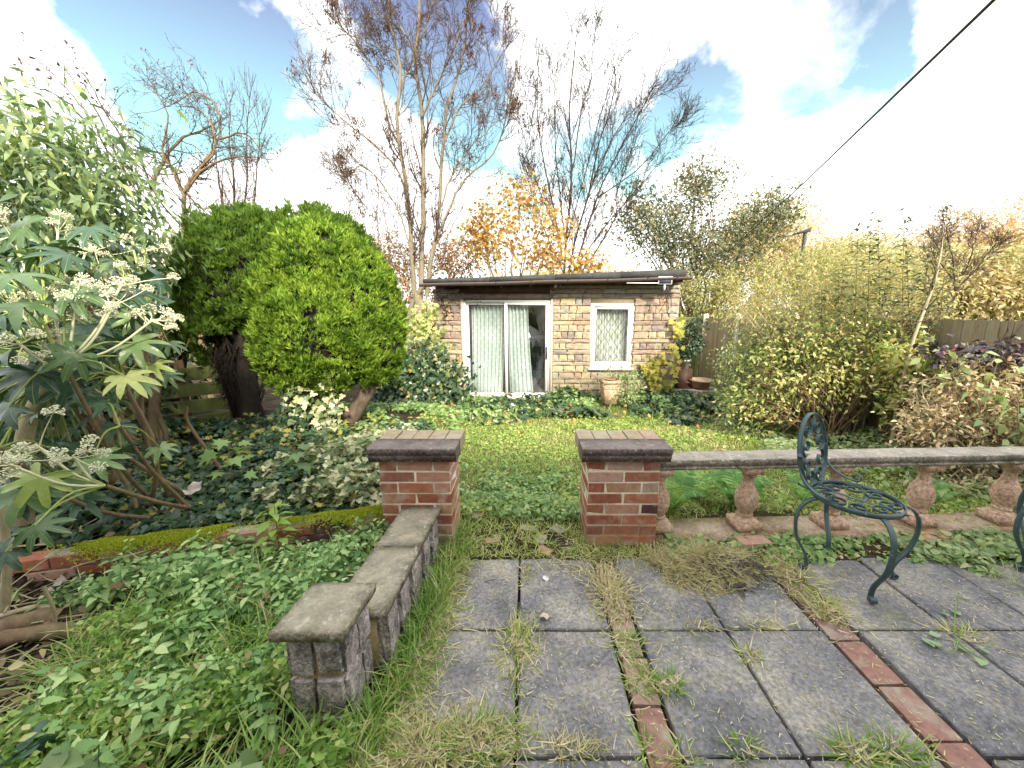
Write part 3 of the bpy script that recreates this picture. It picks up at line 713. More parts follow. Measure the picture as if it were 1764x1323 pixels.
# rafters under the overhang
for i in range(9):
    x = ra+.3+i*.58; MB().bx((x, yf+.03, slope(x)-.09), (x+.045, SY-.035, slope(x)+.0)).build('rafter', M_timber, roof)
m = MB(); m.bx((ra+.02, yf+.0, 1.95), (rb-.1, yf+.022, 2.03)); 
m = MB(); m.hexa([(ra+.01, yf+.002, slope(ra)-.06), (rb-.05, yf+.002, slope(rb)-.10), (rb-.05, yf+.024, slope(rb)-.10), (ra+.01, yf+.024, slope(ra)-.06), (ra+.01, yf+.002, slope(ra)+.01), (rb-.05, yf+.002, slope(rb)), (rb-.05, yf+.024, slope(rb)), (ra+.01, yf+.024, slope(ra)+.01)])
m.build('fascia', M_timber, roof)
# half-round gutter
a = np.linspace(pi, 2*pi, 9); gx = np.linspace(ra-.05, rb+.10, 24); V = []
for x in gx:
    for rr in (.052, .047):
        for aa in (a if rr > .05 else a[::-1]): V.append((x, yf-.075+rr*cos(aa), slope(x)-.005+rr*1.1*sin(aa)+.004*sin(x*3)))
n = 18; Q = [[i*n+j, i*n+(j+1) % n, (i+1)*n+(j+1) % n, (i+1)*n+j] for i in range(23) for j in range(n)]
gut = MB().add(V, Q=np.array(Q)).build('gutter', M_gut, shed, True)
for x in (-1.2, -.55, .12, .8, 1.55, 2.3, 2.85):
    z = slope(x); aa = np.linspace(pi*.97, 2.03*pi, 10)
    MB().sweep(np.array([(x, yf-.075+.058*cos(q), z-.005+.062*sin(q)) for q in aa]), (1, 0, 0), .022, .005).build('gutter_bracket', M_gut, gut)
# steel brackets at the door corner
MB().bx((dx1+.05, SY-.34, 1.99), (dx1+.09, SY-.31, 2.13)).bx((dx1+.05, SY-.34, 1.985), (dx1+.09, SY-.02, 1.989)).build('steel_hanger', M_steel, shed)
MB().bx((dx1+.15, SY-.30, 2.0), (dx1+.175, SY-.28, 2.12)).build('steel_hanger', M_steel, shed)
MB().bx((1.9, yf-.15, 2.03), (2.5, yf-.135, 2.045)).build('cable_tube', M_white, shed)
# sliding door
def frame(mb, x0, x1, z0, z1, w_, y0, y1):
    mb.bx((x0, y0, z0), (x0+w_, y1, z1)); mb.bx((x1-w_, y0, z0), (x1, y1, z1)); mb.bx((x0+w_, y0, z1-w_), (x1-w_, y1, z1)); mb.bx((x0+w_, y0, z0), (x1-w_, y1, z0+w_)); return mb
M_stim = plain('aluminium_grey_frame', (.60, .62, .64), .35, .08, 20, .05)
door = frame(MB(), dx0, dx1, dz0, dz1, .045, SY+.02, SY+.15).build('sliding_door', M_white, shed)
mid = -.40
fr = frame(MB(), dx0+.047, mid+.03, dz0+.047, dz1-.047, .05, SY+.085, SY+.125).build('fixed_leaf', M_white, door)
fr2 = frame(MB(), mid-.03, dx1-.047, dz0+.047, dz1-.047, .055, SY+.035, SY+.075).build('sliding_leaf', M_white, door)
MB().bx((dx0+.097, SY+.102, dz0+.097), (mid-.02, SY+.108, dz1-.097)).build('pane', M_glass, door)
MB().bx((mid+.025, SY+.052, dz0+.102), (dx1-.102, SY+.058, dz1-.102)).build('pane', M_glass, door)
MB().bx((dx1-.092, SY+.012, .52), (dx1-.062, SY+.036, .78)).build('handle', M_black, door)
MB().bx((dx0-.02, SY-.05, dz0-.05), (dx1+.02, SY+.14, dz0-.001)).build('door_sill', M_cream, door)
# window with leaded lights
win = frame(MB(), wx0, wx1, wz0, wz1, .07, SY+.02, SY+.12).build('window', M_white, shed)
frame(MB(), wx0+.072, wx1-.072, wz0+.072, wz1-.072, .045, SY+.03, SY+.09).build('frame', M_white, win)
MB().bx((wx0+.117, SY+.055, wz0+.117), (wx1-.117, SY+.061, wz1-.117)).build('pane', M_glass, win)
MB().bx((wx0-.02, SY-.06, wz0-.05), (wx1+.02, SY+.1, wz0-.001)).build('sill', M_white, win)
m = MB(); ax_, bx_, az_, bz_ = wx0+.117, wx1-.117, wz0+.117, wz1-.117; sx_, sz_ = .133, .205
for sgn in (1, -1):
    for i in range(-14, 20):
        # line x = ax + i*sx + sgn*(z-az)*sx/sz, clipped to the pane
        pts = []
        for zt in np.linspace(az_, bz_, 60):
            x = ax_+i*sx_+sgn*(zt-az_)*sx_/sz_
            if ax_ <= x <= bx_: pts.append((x, SY+.052, zt))
        if len(pts) > 1: m.sweep(np.array([pts[0], np.mean([pts[0], pts[-1]], 0), pts[-1]]), (0, 1, 0), .003, .009)
m.build('lead_lattice', plain('lead', (.11, .12, .13), .5, .1), win)
# curtains inside
def curtain(name, label, x0, x1, xb0, xb1, z0, z1, y, nf, m_, grp=None):
    nx, nz = 160, 14; V = []
    for j in range(nz):
        f = j/(nz-1); a_ = x0+(xb0-x0)*f**1.5; b_ = x1+(xb1-x1)*f**1.5
        for i in range(nx):
            u = i/(nx-1); V.append((a_+(b_-a_)*u+.004*sin(9*u*nf), y+.035*sin(2*pi*nf*u+.8*sin(5*u)+.4*f), z1+(z0-z1)*f))
    i, j = np.meshgrid(np.arange(nz-1), np.arange(nx-1), indexing='ij')
    q = np.stack([i*nx+j, i*nx+j+1, (i+1)*nx+j+1, (i+1)*nx+j], -1).reshape(-1, 4)
    return tag(link(name, mesh(name, V, Q=q, mat=m_, smooth=True)), label, 'curtain', grp)
curtain('curtain', 'wide pale blue dotted curtain behind the left glass of the sliding door', -1.13, -.40, -1.15, -.50, -.27, 1.62, SY+.22, 9, M_curt)
curtain('curtain', 'narrow pale dotted curtain just right of the middle bar of the sliding door', -.37, .06, -.33, .18, -.27, 1.62, SY+.20, 6, M_curt)
curtain('net_curtain', 'white pleated net curtain behind the leaded window', wx0+.08, wx1-.08, wx0+.08, wx1-.08, wz0+.06, wz1-.06, SY+.2, 13, plain('white_net', (.78, .78, .74), .9, .05, 30, .1))
# things inside the room
t = thing('armchair', 'dark green armchair inside the room behind the sliding door', 'armchair', (.45, SY+1.5, -.33))
Mg = plain('dark_green_fabric', (.03, .06, .05), .9, .3)
MB().box((.45, SY+1.5, -.12), (.62, .6, .38)).build('seat', Mg, t); MB().box((.45, SY+1.8, .25), (.62, .16, .7), 0, .9).build('backrest', Mg, t)
for s_ in (-1, 1): MB().box((.45+s_*.36, SY+1.5, .0), (.1, .62, .62)).build('armrest', Mg, t)
t = thing('cabinet', 'white cabinet with a flat top standing inside the room', 'cabinet', (.75, SY+2.6, -.33))
MB().bx((.2, SY+2.3, -.33), (1.4, SY+2.95, .78)).build('body', plain('grey_white_paint', (.35, .4, .42), .5, .1), t); MB().bx((.15, SY+2.25, .781), (1.45, SY+3, .86)).build('top', M_white, t)
# solar panel on the gutter, with dangling wires
c = P(1146, 483, SY-.5)
t = thing('solar_panel', 'small solar panel with white frame on the right end of the gutter', 'solar panel', c)
w_, h_ = .26, .145
MB().box(c+[0, 0, 0], (w_, .018, h_)).build('frame', M_white, t); MB().box(c+[0, -.012, 0], (w_-.03, .008, h_-.03)).build('panel', plain('solar_cells', (.06, .065, .10), .2, .15, 50, 0), t)
MB().box(c+[0, .02, -.12], (.03, .03, .12)).build('bracket', M_white, t)
m = MB()
for k in range(5):
    a0 = c+[-.02+.02*k, .02, -.1]; m.tubes(bezier([a0, a0+[random.uniform(-.2, .2), -.05, -.15], a0+[random.uniform(-.25, .3), 0, -.35], a0+[random.uniform(-.15, .3), .05, -.2-.1*k]], 14)[None], np.full((1, 14), .006), 4)
m.build('wire', M_black, t)
# football on the roof
c = P(762, 478, SY+.1); c[2] = slope(c[0])+.05+.12
t = thing('ball', 'white and black ball resting on the left end of the roof', 'ball', c-np.array([0, 0, .12]))
bm = bmesh.new(); bmesh.ops.create_icosphere(bm, subdivisions=3, radius=.12)
def ballmat():
    s = N('football_panels'); p = s.obj(); v = s.n('ShaderNodeTexVoronoi'); v.inputs['Scale'].default_value = 9; v.inputs['Randomness'].default_value = .25; s.l(p, v.inputs[0])
    return s.out(s.mix(s.ramp(v.outputs['Distance'], [(.30, 1), (.34, 0)]), (.78, .78, .76), (.02, .02, .02)), .4)
me = bpy.data.meshes.new('ball'); bm.to_mesh(me); bm.free(); me.materials.append(plain('white_ball', (.78, .78, .76), .4, .05)); me.shade_smooth()
ob = link('shell', me, t, loc=c)
ico = bmesh.new(); bmesh.ops.create_icosphere(ico, subdivisions=1, radius=1); dirs = [np.array(v.co) for v in ico.verts]; ico.free()
Mb = plain('black_panel', (.02, .02, .02), .4, .1)
for d in dirs:
    d = nrm(d); u = nrm(np.cross(d, [.3, .5, .8])); v = np.cross(d, u)
    a = np.linspace(0, 2*pi, 6)[:-1]; rim = [c+nrm(d+.40*(cos(q)*u+sin(q)*v))*.1215 for q in a]
    link('patch', mesh('patch', [c+d*.1245]+rim, T=[[0, i+1, (i+1) % 5+1] for i in range(5)], mat=Mb), t)

# ------------------------------------------------------------------ pots and planters
def potmat(name, c): return lichen_stone(name, tuple(x*.75 for x in c), c, sc=1, mossamt=.3)
M_pot = potmat('terracotta_pot', (.42, .26, .18)); M_red = potmat('red_clay_pot', (.36, .14, .10)); M_plp = plain('pale_plastic_pot', (.4, .43, .42), .6, .2); M_box = potmat('buff_clay', (.52, .37, .25))
c = P(1049, 694, 7.25)
t = thing('planter', 'tall square tapered clay planter against the stone wall under the window', 'planter', c)
m = MB(); m.box(c+[0, 0, .2], (.235, .235, .40), .15, 1.22); m.build('pot', M_box, t); MB().box(c+[0, 0, .425], (.325, .325, .05), .15).build('rim', M_box, t)
for i in range(4):
    MB().lathe(c+[-.10+.066*i+.0, -.148, .345], [(.0, .012), (.012, .008), (.015, 0), (.012, -.008), (0, -.012)], 8).build('stud', M_box, t)
MB().box(c+[0, 0, .31], (.295, .295, .02), .15).build('band', M_box, t)
MB().lathe(c+[0, -.02, .45], [(.1, 0), (.115, .03), (.12, .03), (.1, .035), (.0, .03)], 14).build('inner_pot', M_red, t)
def pot(px, py, Y, r, h, m_, label, name='plant_pot'):
    p = P(px, py, Y); z0 = p[2]
    t = thing(name, label, 'plant pot', p); 
    MB().lathe(p, [(.0, 0), (r*.62, 0), (r*.9, h*.8), (r*1.0, h*.82), (r*1.02, h), (r*.92, h), (r*.86, h*.84), (0, h*.82)], 24).build('bowl', m_, t, True)
    z = gz(p[0], p[1])-.02
    return p
BP = 9.0
stand_p = P(1200, 668, BP)
t = thing('stone_step', 'low stone step under the two clay bowls', 'step', stand_p)
sz = stand_p[2]; MB().bx((stand_p[0]-.5, BP-.35, -.45), (stand_p[0]+.45, BP+.35, sz)).build('block', M_stone, t)
pot(1184, 667, BP+.05, .22, .17, M_red, 'red clay bowl partly behind the larger terracotta bowl')
pot(1207, 667, BP-.15, .28, .19, M_pot, 'wide round terracotta bowl beside the shed')
p = P(1178, 634, BP+.0)
t = thing('plant_pot', 'small pale grey pot holding the dark shrub beside the shed', 'plant pot', p); SMALLPOT = p
MB().lathe(p, [(0, 0), (.10, 0), (.14, .17), (.155, .17), (.16, .21), (.14, .21), (.12, .18), (0, .17)], 20).build('bowl', M_plp, t, True)
MB().bx((p[0]-.16, p[1]-.13, -.45), (p[0]+.16, p[1]+.16, p[2]-.002)).build('block', M_timber, thing('wooden_block', 'dark wooden block holding up the small pale pot', 'block', p-[0, 0, .2]))

# ------------------------------------------------------------------ fences
def woodmat(name, c0, c1, green):
    s = N(name); o = s.orand(); p = s.pos(); mp = s.n('ShaderNodeMapping'); mp.inputs['Scale'].default_value = (14, 14, 1.6); s.l(p, mp.inputs[0])
    a = s.noise(mp.outputs[0], 3, 6, .7, .4)
    col = s.mix(.5, s.ramp(o, [(0, c0), (1, c1)]), s.ramp(a, [(.3, .2), (.7, .75)]), 'OVERLAY')
    col = s.mix(s.ramp(s.noise(p, 1.5, 4), [(.4, 0), (.7, .7)]), col, green)
    return s.out(col, .9, s.bump(a, .5, .006), .15)
M_fence = woodmat('weathered_fence_board', (.28, .22, .15), (.40, .33, .24), (.22, .22, .11))
M_fgreen = woodmat('algae_green_board', (.13, .15, .06), (.20, .21, .09), (.12, .16, .04))
M_fbrown = woodmat('brown_picket', (.20, .11, .06), (.30, .18, .10), (.16, .13, .07))
M_conc = plain('concrete_post', (.42, .38, .31), .9, .25, 12, .4)
bdm = {m_.name: [block_mesh('board', m_, (1, 1, 1), 0, .006, i) for i in range(2)] for m_ in (M_fence, M_fgreen, M_fbrown)}
def board_fence(label, A, B, za, zb, h, m_, bw=.105, posts=(), ph=.12, topz=None, gap=0.006):
    A = np.array(A, float); B = np.array(B, float); L = np.linalg.norm(B-A); d = (B-A)/L; an = atan2(d[1], d[0])
    t = thing('fence', label, 'fence', (*((A+B)/2), min(za, zb))); n = int(L/bw)
    for i in range(n):
        f = (i+.5)/n; c = A+d*L*f; z = za+(zb-za)*f
        piece('board', random.choice(bdm[m_.name]), t, (c[0], c[1], z+h/2+random.uniform(-.008, .008)), (bw-gap, .02+.006*(i % 2), h), an, .004)
    nn = np.array([-d[1], d[0]])
    for zz_ in (.25, h-.3):
        c = (A+B)/2+nn*.035; mb = MB(); mb.hexa([(*(A+nn*.018), za+zz_-.04), (*(B+nn*.018), zb+zz_-.04), (*(B+nn*.055), zb+zz_-.04), (*(A+nn*.055), za+zz_-.04), (*(A+nn*.018), za+zz_+.04), (*(B+nn*.018), zb+zz_+.04), (*(B+nn*.055), zb+zz_+.04), (*(A+nn*.055), za+zz_+.04)]); mb.build('rail', m_, t)
    for f in posts:
        c = A+d*L*f; z = za+(zb-za)*f; MB().box((c[0], c[1], z+(h+ph)/2-.1), (.11, .11, h+ph+.2), an).build('post', M_conc, t)
    return t
board_fence('long weathered board fence along the right side behind the shrubs', (5.0, 10.9), (5.0, 2.0), -.45, -.25, 1.75, M_fence, .115, (0.01, .2, .41, .61, .81))
board_fence('short green algae stained fence behind the shed beside the clay bowls', (3.2, 11.0), (5.0, 11.0), -.45, -.45, 1.78, M_fgreen, .11, (.42, .02))
board_fence('brown picket fence half hidden by ivy left of the shed', (-3.1, 9.0), (-1.98, 8.4), -.35, -.35, 1.5, M_fbrown, .075, (.02,), gap=.02)
# horizontal boards in the left bed
t = thing('timber_edging', 'three mossy horizontal timber boards behind the left bed', 'timber edging', (-3.9, 4.6, 0))
A_, B_ = P(215, 700, 4.3), P(395, 690, 4.9); d = B_-A_; an = atan2(d[1], d[0]); L = np.hypot(d[0], d[1]); c = (A_+B_)/2
hm = [block_mesh('board', M_fgreen, (1, 1, 1), .01, .006, i) for i in range(3)]
for i, z in enumerate((.80, .60, .40, .20)):
    piece('board', hm[i % 3], t, (c[0]+.03*i, c[1], z-.02), (L*1.2, .045, .155), an, .012)
for f in (-.62, 0, .55): MB().box((c[0]+d[0]*f, c[1]+d[1]*f+.07, .45), (.09, .09, 1.0), an).build('post', M_fbrown, t)

# ------------------------------------------------------------------ overhead cable, street lamp, house behind
def at_depth(px, py, zc): return np.array([0, 0, CAMH])+ray(px, py)*zc
a, b, e = at_depth(1712, 0, 2.2), at_depth(1385, 315, 7.5), at_depth(1190, 492, 15)
back = a+(a-b)*.62
k = np.linspace(0, 1, 30)[:, None]
line = np.concatenate([back+(a-back)*k[:-1], a+(b-a)*k[:-1], b+(e-b)*k]); line[:, 2] -= 0
cb = tag(MB().tubes(line[None], np.full((1, len(line)), .0105), 6).build('overhead_cable', plain('black_cable', (.008, .008, .008), .6, .1)), 'black overhead cable slanting down across the sky from top right', 'cable')
p = P(1384, 520, 18); q = P(1387, 400, 18)
t = thing('street_lamp', 'dark street lamp with a small angled head beyond the right fence', 'street lamp', (q[0], 18, gz(q[0], 18)))
MB().lathe((q[0], 18, 0), [(.11, -1), (.09, 1), (.07, q[2])], 10).build('pole', plain('lamp_post_paint', (.05, .05, .055), .5, .1), t)
MB().hexa([(q[0]-.5, 17.88, q[2]-.12), (q[0]+.14, 17.88, q[2]+.0), (q[0]+.14, 18.12, q[2]+.0), (q[0]-.5, 18.12, q[2]-.12), (q[0]-.5, 17.9, q[2]-.06), (q[0]+.2, 17.88, q[2]+.2), (q[0]+.2, 18.12, q[2]+.2), (q[0]-.5, 18.1, q[2]-.06)]).build('lamp_head', plain('lamp_head_paint', (.05, .05, .055), .5, .1), t)
# the house that the photograph is taken from; it shades the patio
t = thing('house', 'rear extension of the house behind the camera that shades the patio', 'house', (0, -1, 0))
HF = -.75
m = MB(); HH = 2.95; m.bx((-4.2, HF-.25, -.2), (-.9, HF, HH)); m.bx((.9, HF-.25, -.2), (6.4, HF, HH)); m.bx((-.899, HF-.25, 2.15), (.899, HF, HH)); m.bx((-4.2, -7, -.2), (-3.95, HF-.251, HH)); m.bx((6.15, -7, -.2), (6.4, HF-.251, HH)); m.bx((-4.2, -7.25, -.2), (6.4, -7.001, HH))
m.build('wall', plain('pale_rendered_wall', (.60, .56, .50), .9, .12, 8, .3), t)
MB().bx((-4.3, -7.4, HH+.002), (6.5, HF+.1, HH+.2)).build('roof', M_felt, t)
frame(MB(), -.895, .895, -.05, 2.145, .07, HF-.18, HF-.1).bx((-.03, HF-.18, .02), (.03, HF-.1, 2.07)).build('patio_door', M_white, t)
MB().bx((-.82, HF-.15, .02), (.82, HF-.14, 2.07)).build('pane', M_dark, t)
# ================================================================== foliage templates
def fan(outline, c, droop=0.0, fold=0.12):
    o = np.array(outline, float); n = len(o)
    V = np.zeros((n+1, 3)); V[0, :2] = c; V[1:, :2] = o
    V[:, 2] = fold*np.abs(V[:, 0])-droop*V[:, 1]**2
    T = np.array([[0, i+1, (i+1) % n+1] for i in range(n)]); return V, T
def leaf2(w=.22, fold=.08, droop=.12):
    return np.array([[0, 0, 0], [-w, .42, fold], [w, .42, fold], [0, 1, -droop]], float), np.array([[0, 3, 1], [0, 2, 3]])
def leaf4(w=.24, fold=.07, droop=.15):
    return np.array([[0, 0, 0], [-w, .35, fold], [w, .35, fold], [0, .5, 0], [-w*.7, .68, fold*.5-droop*.4], [w*.7, .68, fold*.5-droop*.4], [0, 1, -droop]], float), np.array([[0, 3, 1], [0, 2, 3], [1, 3, 4], [3, 2, 5], [3, 6, 4], [3, 5, 6]])
L2 = [leaf2(), leaf2(.27, .12, .05), leaf2(.19, .03, .25)]
L4 = [leaf4(), leaf4(.28, .1, .05), leaf4(.22, .04, .3)]
NARROW = [leaf4(.1, .03, .2), leaf4(.12, .05, .35)]
ROUND = [leaf4(.42, .06, .08), leaf4(.46, .1, .2)]
IV = [fan([(0, .02), (.30, -.08), (.52, .18), (.30, .36), (.34, .58), (.14, .62), (0, 1), (-.14, .62), (-.34, .58), (-.30, .36), (-.52, .18), (-.30, -.08)], (0, .3), dr, fo) for dr, fo in ((.15, .12), (.3, .02), (.05, .2))]
NET = [fan([(0, 0), (.24, .02), (.36, .22), (.30, .30), (.34, .40), (.23, .52), (.24, .62), (.10, .80), (0, 1), (-.10, .80), (-.24, .62), (-.23, .52), (-.34, .40), (-.30, .30), (-.36, .22), (-.24, .02)], (0, .35), dr, fo) for dr, fo in ((.25, .12), (.4, .2), (.1, .05))]
MAPLE = [fan([(0, 0), (.30, -.10), (.28, .10), (.62, .12), (.36, .34), (.50, .62), (.20, .52), (0, 1), (-.20, .52), (-.50, .62), (-.36, .34), (-.62, .12), (-.28, .10), (-.30, -.10)], (0, .28), dr, fo) for dr, fo in ((.2, .15), (.4, .05))]
def blade(bend, w=.03, n=3, tw=0):
    t = np.linspace(0, 1, n+1); V = []; T = []
    for i, a in enumerate(t):
        th = bend*a; y = np.sin(th)/max(bend, 1e-3) if bend else a; z = (1-np.cos(th))/max(bend, 1e-3)
        ww = w*(1-a)**.6 if i < n else 0
        if i < n: V += [[-ww, y, z], [ww, y, z]]
        else: V += [[0, y, z]]
    for i in range(n-1): k = 2*i; T += [[k, k+1, k+3], [k, k+3, k+2]]
    k = 2*(n-1); T += [[k, k+1, k+2]]
    return np.array(V, float), np.array(T)
BL = [blade(.5), blade(1.2), blade(2.0, .026), blade(.9, .04)]
BLS = [blade(.6, .05, 2), blade(1.5, .05, 2), blade(1.0, .07, 2)]
def spray():
    V = []; T = []
    for i in range(6):
        a = random.uniform(-.75, .75); b = random.uniform(-.5, .5); r = random.uniform(.6, 1.0); y0 = random.uniform(0, .35)
        d = nrm(np.array([sin(a), cos(a), sin(b)])); s_ = nrm(np.cross(d, [random.uniform(-.3, .3), 0, 1]))*.085; p0 = np.array([0, y0, 0]); k = len(V)
        V += [p0, p0+d*r*.45+s_, p0+d*r*.45-s_, p0+d*r]; T += [[k, k+1, k+3], [k, k+3, k+2]]
    return np.array(V), np.array(T)
SPR = [spray() for _ in range(5)]
def stuff(name, mb, m, label=None, cat=None, group=None, parent=None):
    return tag(mb.build(name, m, parent), label, cat, group, 'stuff')

# ------------------------------------------------------------------ leaf and bark materials
M_grass = leafmat('lawn_grass', [(0, (.17, .25, .05)), (.35, (.27, .36, .08)), (.65, (.37, .43, .13)), (.88, (.48, .48, .22)), (1, (.52, .46, .27))], .55, .35, .3, .55, 1.6, gain=1.3)
M_lush = leafmat('lush_grass', [(0, (.09, .18, .03)), (.5, (.18, .30, .06)), (.82, (.30, .42, .11)), (1, (.48, .46, .22))], .45, .35, .4, .4, 3, gain=1.2)
M_straw = leafmat('dry_straw', [(0, (.34, .30, .17)), (.4, (.50, .45, .27)), (.75, (.62, .56, .36)), (.9, (.30, .33, .11)), (1, (.20, .14, .08))], .8, .2, .2, .3, 4, gain=1.1)
M_weed = leafmat('broad_weed', [(0, (.08, .16, .05)), (.5, (.17, .28, .09)), (.85, (.28, .39, .15)), (1, (.40, .44, .2))], .5, .3, .4, .5, 2, gain=1.2)
M_nettle = leafmat('nettle_leaf', [(0, (.07, .15, .05)), (.4, (.16, .28, .10)), (.75, (.28, .41, .16)), (1, (.42, .52, .25))], .55, .25, .35, .35, 2.2, gain=1.25)
M_ivy = leafmat('dark_ivy', [(0, (.018, .045, .025)), (.5, (.04, .085, .04)), (.85, (.085, .14, .06)), (.95, (.2, .24, .07)), (1, (.34, .22, .07))], .32, .12, .5, .25, 1.2)
M_ivyb = leafmat('bramble_blue_green', [(0, (.035, .085, .055)), (.5, (.065, .14, .085)), (1, (.13, .22, .12))], .38, .2, .5, .3, 2)
M_vary = leafmat('variegated_ivy', [(0, (.07, .12, .05)), (.35, (.16, .22, .09)), (.6, (.42, .44, .24)), (1, (.64, .63, .42))], .4, .2, .4, .25, 3)
M_cyp = leafmat('golden_cypress', [(0, (.04, .09, .014)), (.35, (.11, .20, .02)), (.7, (.20, .32, .035)), (1, (.34, .46, .07))], .65, .3, .15, .9, 4)  # dark end and patches put shaded gaps between sprays into the leaf colour
M_cyp2 = leafmat('shaded_cypress', [(0, (.045, .09, .014)), (.5, (.08, .15, .02)), (1, (.14, .23, .03))], .6, .3, .2, .6, 2.2)  # darker copy of the leaf colour, with the rear bush's shade painted in
M_cypin = plain('black_twigs_dark_core', (.012, .009, .007), .95, .5, 30, .6)  # dead twigs; also the shade inside the cypresses, put in as colour
M_fats = None
def barkmat(name, c0, c1, green=.2):
    s = N(name); p = s.pos(); mp = s.n('ShaderNodeMapping'); mp.inputs['Scale'].default_value = (1, 1, .35); s.l(p, mp.inputs[0])
    a = s.noise(mp.outputs[0], 22, 6, .7); b = s.noise(p, 3, 4)
    col = s.ramp(a, [(.3, c0), (.65, c1)]); col = s.mix(s.math('MULTIPLY', s.ramp(b, [(.45, 0), (.65, 1)]), green), col, (.16, .18, .06))
    return s.out(col, .92, s.bump(a, .7, .01), .15)
M_ash = barkmat('ash_bark', (.13, .105, .08), (.26, .22, .17), .3)
M_twig = barkmat('twig_bark', (.055, .038, .034), (.13, .09, .075), .1)
M_dtwig = barkmat('dark_twig', (.025, .018, .018), (.065, .05, .045), .1)
M_brown = barkmat('brown_bark', (.10, .07, .045), (.24, .17, .11), .3)
M_pale = barkmat('pale_stem', (.30, .25, .16), (.48, .42, .28), .2)
M_black = bpy.data.materials['black_plastic']

# ------------------------------------------------------------------ branching
def resample(ctrl, K):
    c = np.asarray(ctrl, float); n = len(c)
    if n == 2: t = np.linspace(0, 1, K)[:, None]; return c[0]*(1-t)+c[1]*t
    out_ = []; cc = np.vstack([2*c[0]-c[1], c, 2*c[-1]-c[-2]])
    for u in np.linspace(0, n-1-1e-6, K):
        i = int(u); f = u-i; a, b, c_, d = cc[i:i+4]
        out_.append(.5*((2*b)+(-a+c_)*f+(2*a-5*b+4*c_-d)*f*f+(-a+3*b-3*c_+d)*f**3))
    return np.array(out_)
def kids(Pp, Rr, n, t0, t1, length, ang, up=.1, wobb=.12, K=7, rr=.6, rmin=.003, fall=.5, flat=None):
    B, Kp, _ = Pp.shape; idx = np.repeat(np.arange(B), n); M = len(idx)
    t = rng.uniform(t0, t1, M)*(Kp-1); i = np.minimum(t.astype(int), Kp-2); f = (t-i)[:, None]
    p0 = Pp[idx, i]*(1-f)+Pp[idx, i+1]*f; r0 = Rr[idx, i]*(1-f[:, 0])+Rr[idx, i+1]*f[:, 0]
    tan = nrm(Pp[idx, i+1]-Pp[idx, i]); pr = rdir(M)
    if flat is not None: pr = pr*np.asarray(flat)
    perp = nrm(pr-(pr*tan).sum(1, keepdims=True)*tan)
    a = rng.normal(ang, ang*.25, M)[:, None]; d = nrm(np.cos(a)*tan+np.sin(a)*perp)
    Ls = (length*rng.uniform(.55, 1.15, M)*(1-fall*(t/(Kp-1))))[:, None]
    pts = [p0]; p = p0
    for k in range(K-1):
        d = nrm(d+np.array([[0, 0, up]])+rng.normal(0, wobb, (M, 3))); p = p+d*Ls/(K-1); pts.append(p)
    Q = np.stack(pts, 1); r = np.maximum(r0*rr, rmin)[:, None]*np.linspace(1, .35, K)[None]
    return Q, np.maximum(r, rmin*.7)
def tree_thing(name, label, base, group=None, cat='tree'): return thing(name, label, cat, base, group)
def pxline(pts, Y, dy=None):
    """control points given where the photograph shows them, each with its own depth"""
    return np.array([P(a, b, Y+(dy[i] if dy is not None else 0)) for i, (a, b) in enumerate(pts)])

# ------------------------------------------------------------------ tall ash tree with seed clusters
YA = 11.3
base = P(722, 508, YA); base[2] = gz(base[0], YA)
t = tree_thing('ash_tree', 'tall bare ash tree with pale stems and hanging brown seed clusters behind the shed', base)
stems = [
 ([(716, 520), (712, 480), (706, 380), (695, 285), (683, 215), (690, 130), (672, 40), (668, -70)], .095, -.2),
 ([(728, 500), (727, 440), (729, 340), (728, 200), (716, 110), (722, 20), (712, -90)], .105, .2),
 ([(735, 510), (742, 455), (754, 380), (762, 260), (772, 180), (800, 90), (806, -40)], .085, .0),
 ([(722, 480), (700, 400), (668, 330), (625, 285), (600, 300), (575, 270)], .035, -.5),
 ([(706, 380), (690, 300), (645, 250), (590, 205), (545, 165), (528, 130)], .04, -.6),
 ([(690, 250), (672, 220), (650, 130), (610, 70), (575, 30), (560, -20)], .045, .5),
 ([(745, 440), (765, 380), (800, 310), (850, 265), (875, 190), (878, 130)], .045, .3),
 ([(765, 250), (790, 190), (830, 150), (860, 90), (868, 40)], .035, .7),
 ([(754, 380), (775, 310), (800, 270), (850, 215), (895, 190)], .03, -.4),
 ([(683, 205), (690, 150), (720, 80), (745, 10), (750, -60)], .04, .5),
 ([(728, 200), (750, 150), (790, 60), (820, -20)], .04, -.5),
 ([(716, 110), (700, 60), (640, 10), (620, -60)], .035, -.3),
 ([(712, 470), (690, 430), (650, 380), (610, 330), (590, 290)], .022, .8),
 ([(690, 130), (660, 90), (600, 60), (560, 70)], .03, .2),
]
K = 16; SP = []; SR = []
for c, r, dy in stems:
    n = len(c); q = resample(pxline(c, YA, np.linspace(0, dy, n)), K); SP.append(q); SR.append(np.linspace(r*.8, r*.2, K))
SP = np.array(SP); SR = np.array(SR)
SP += rng.normal(0, .012, SP.shape)
tr = MB(); tr.tubes(SP[:3], SR[:3], 9)
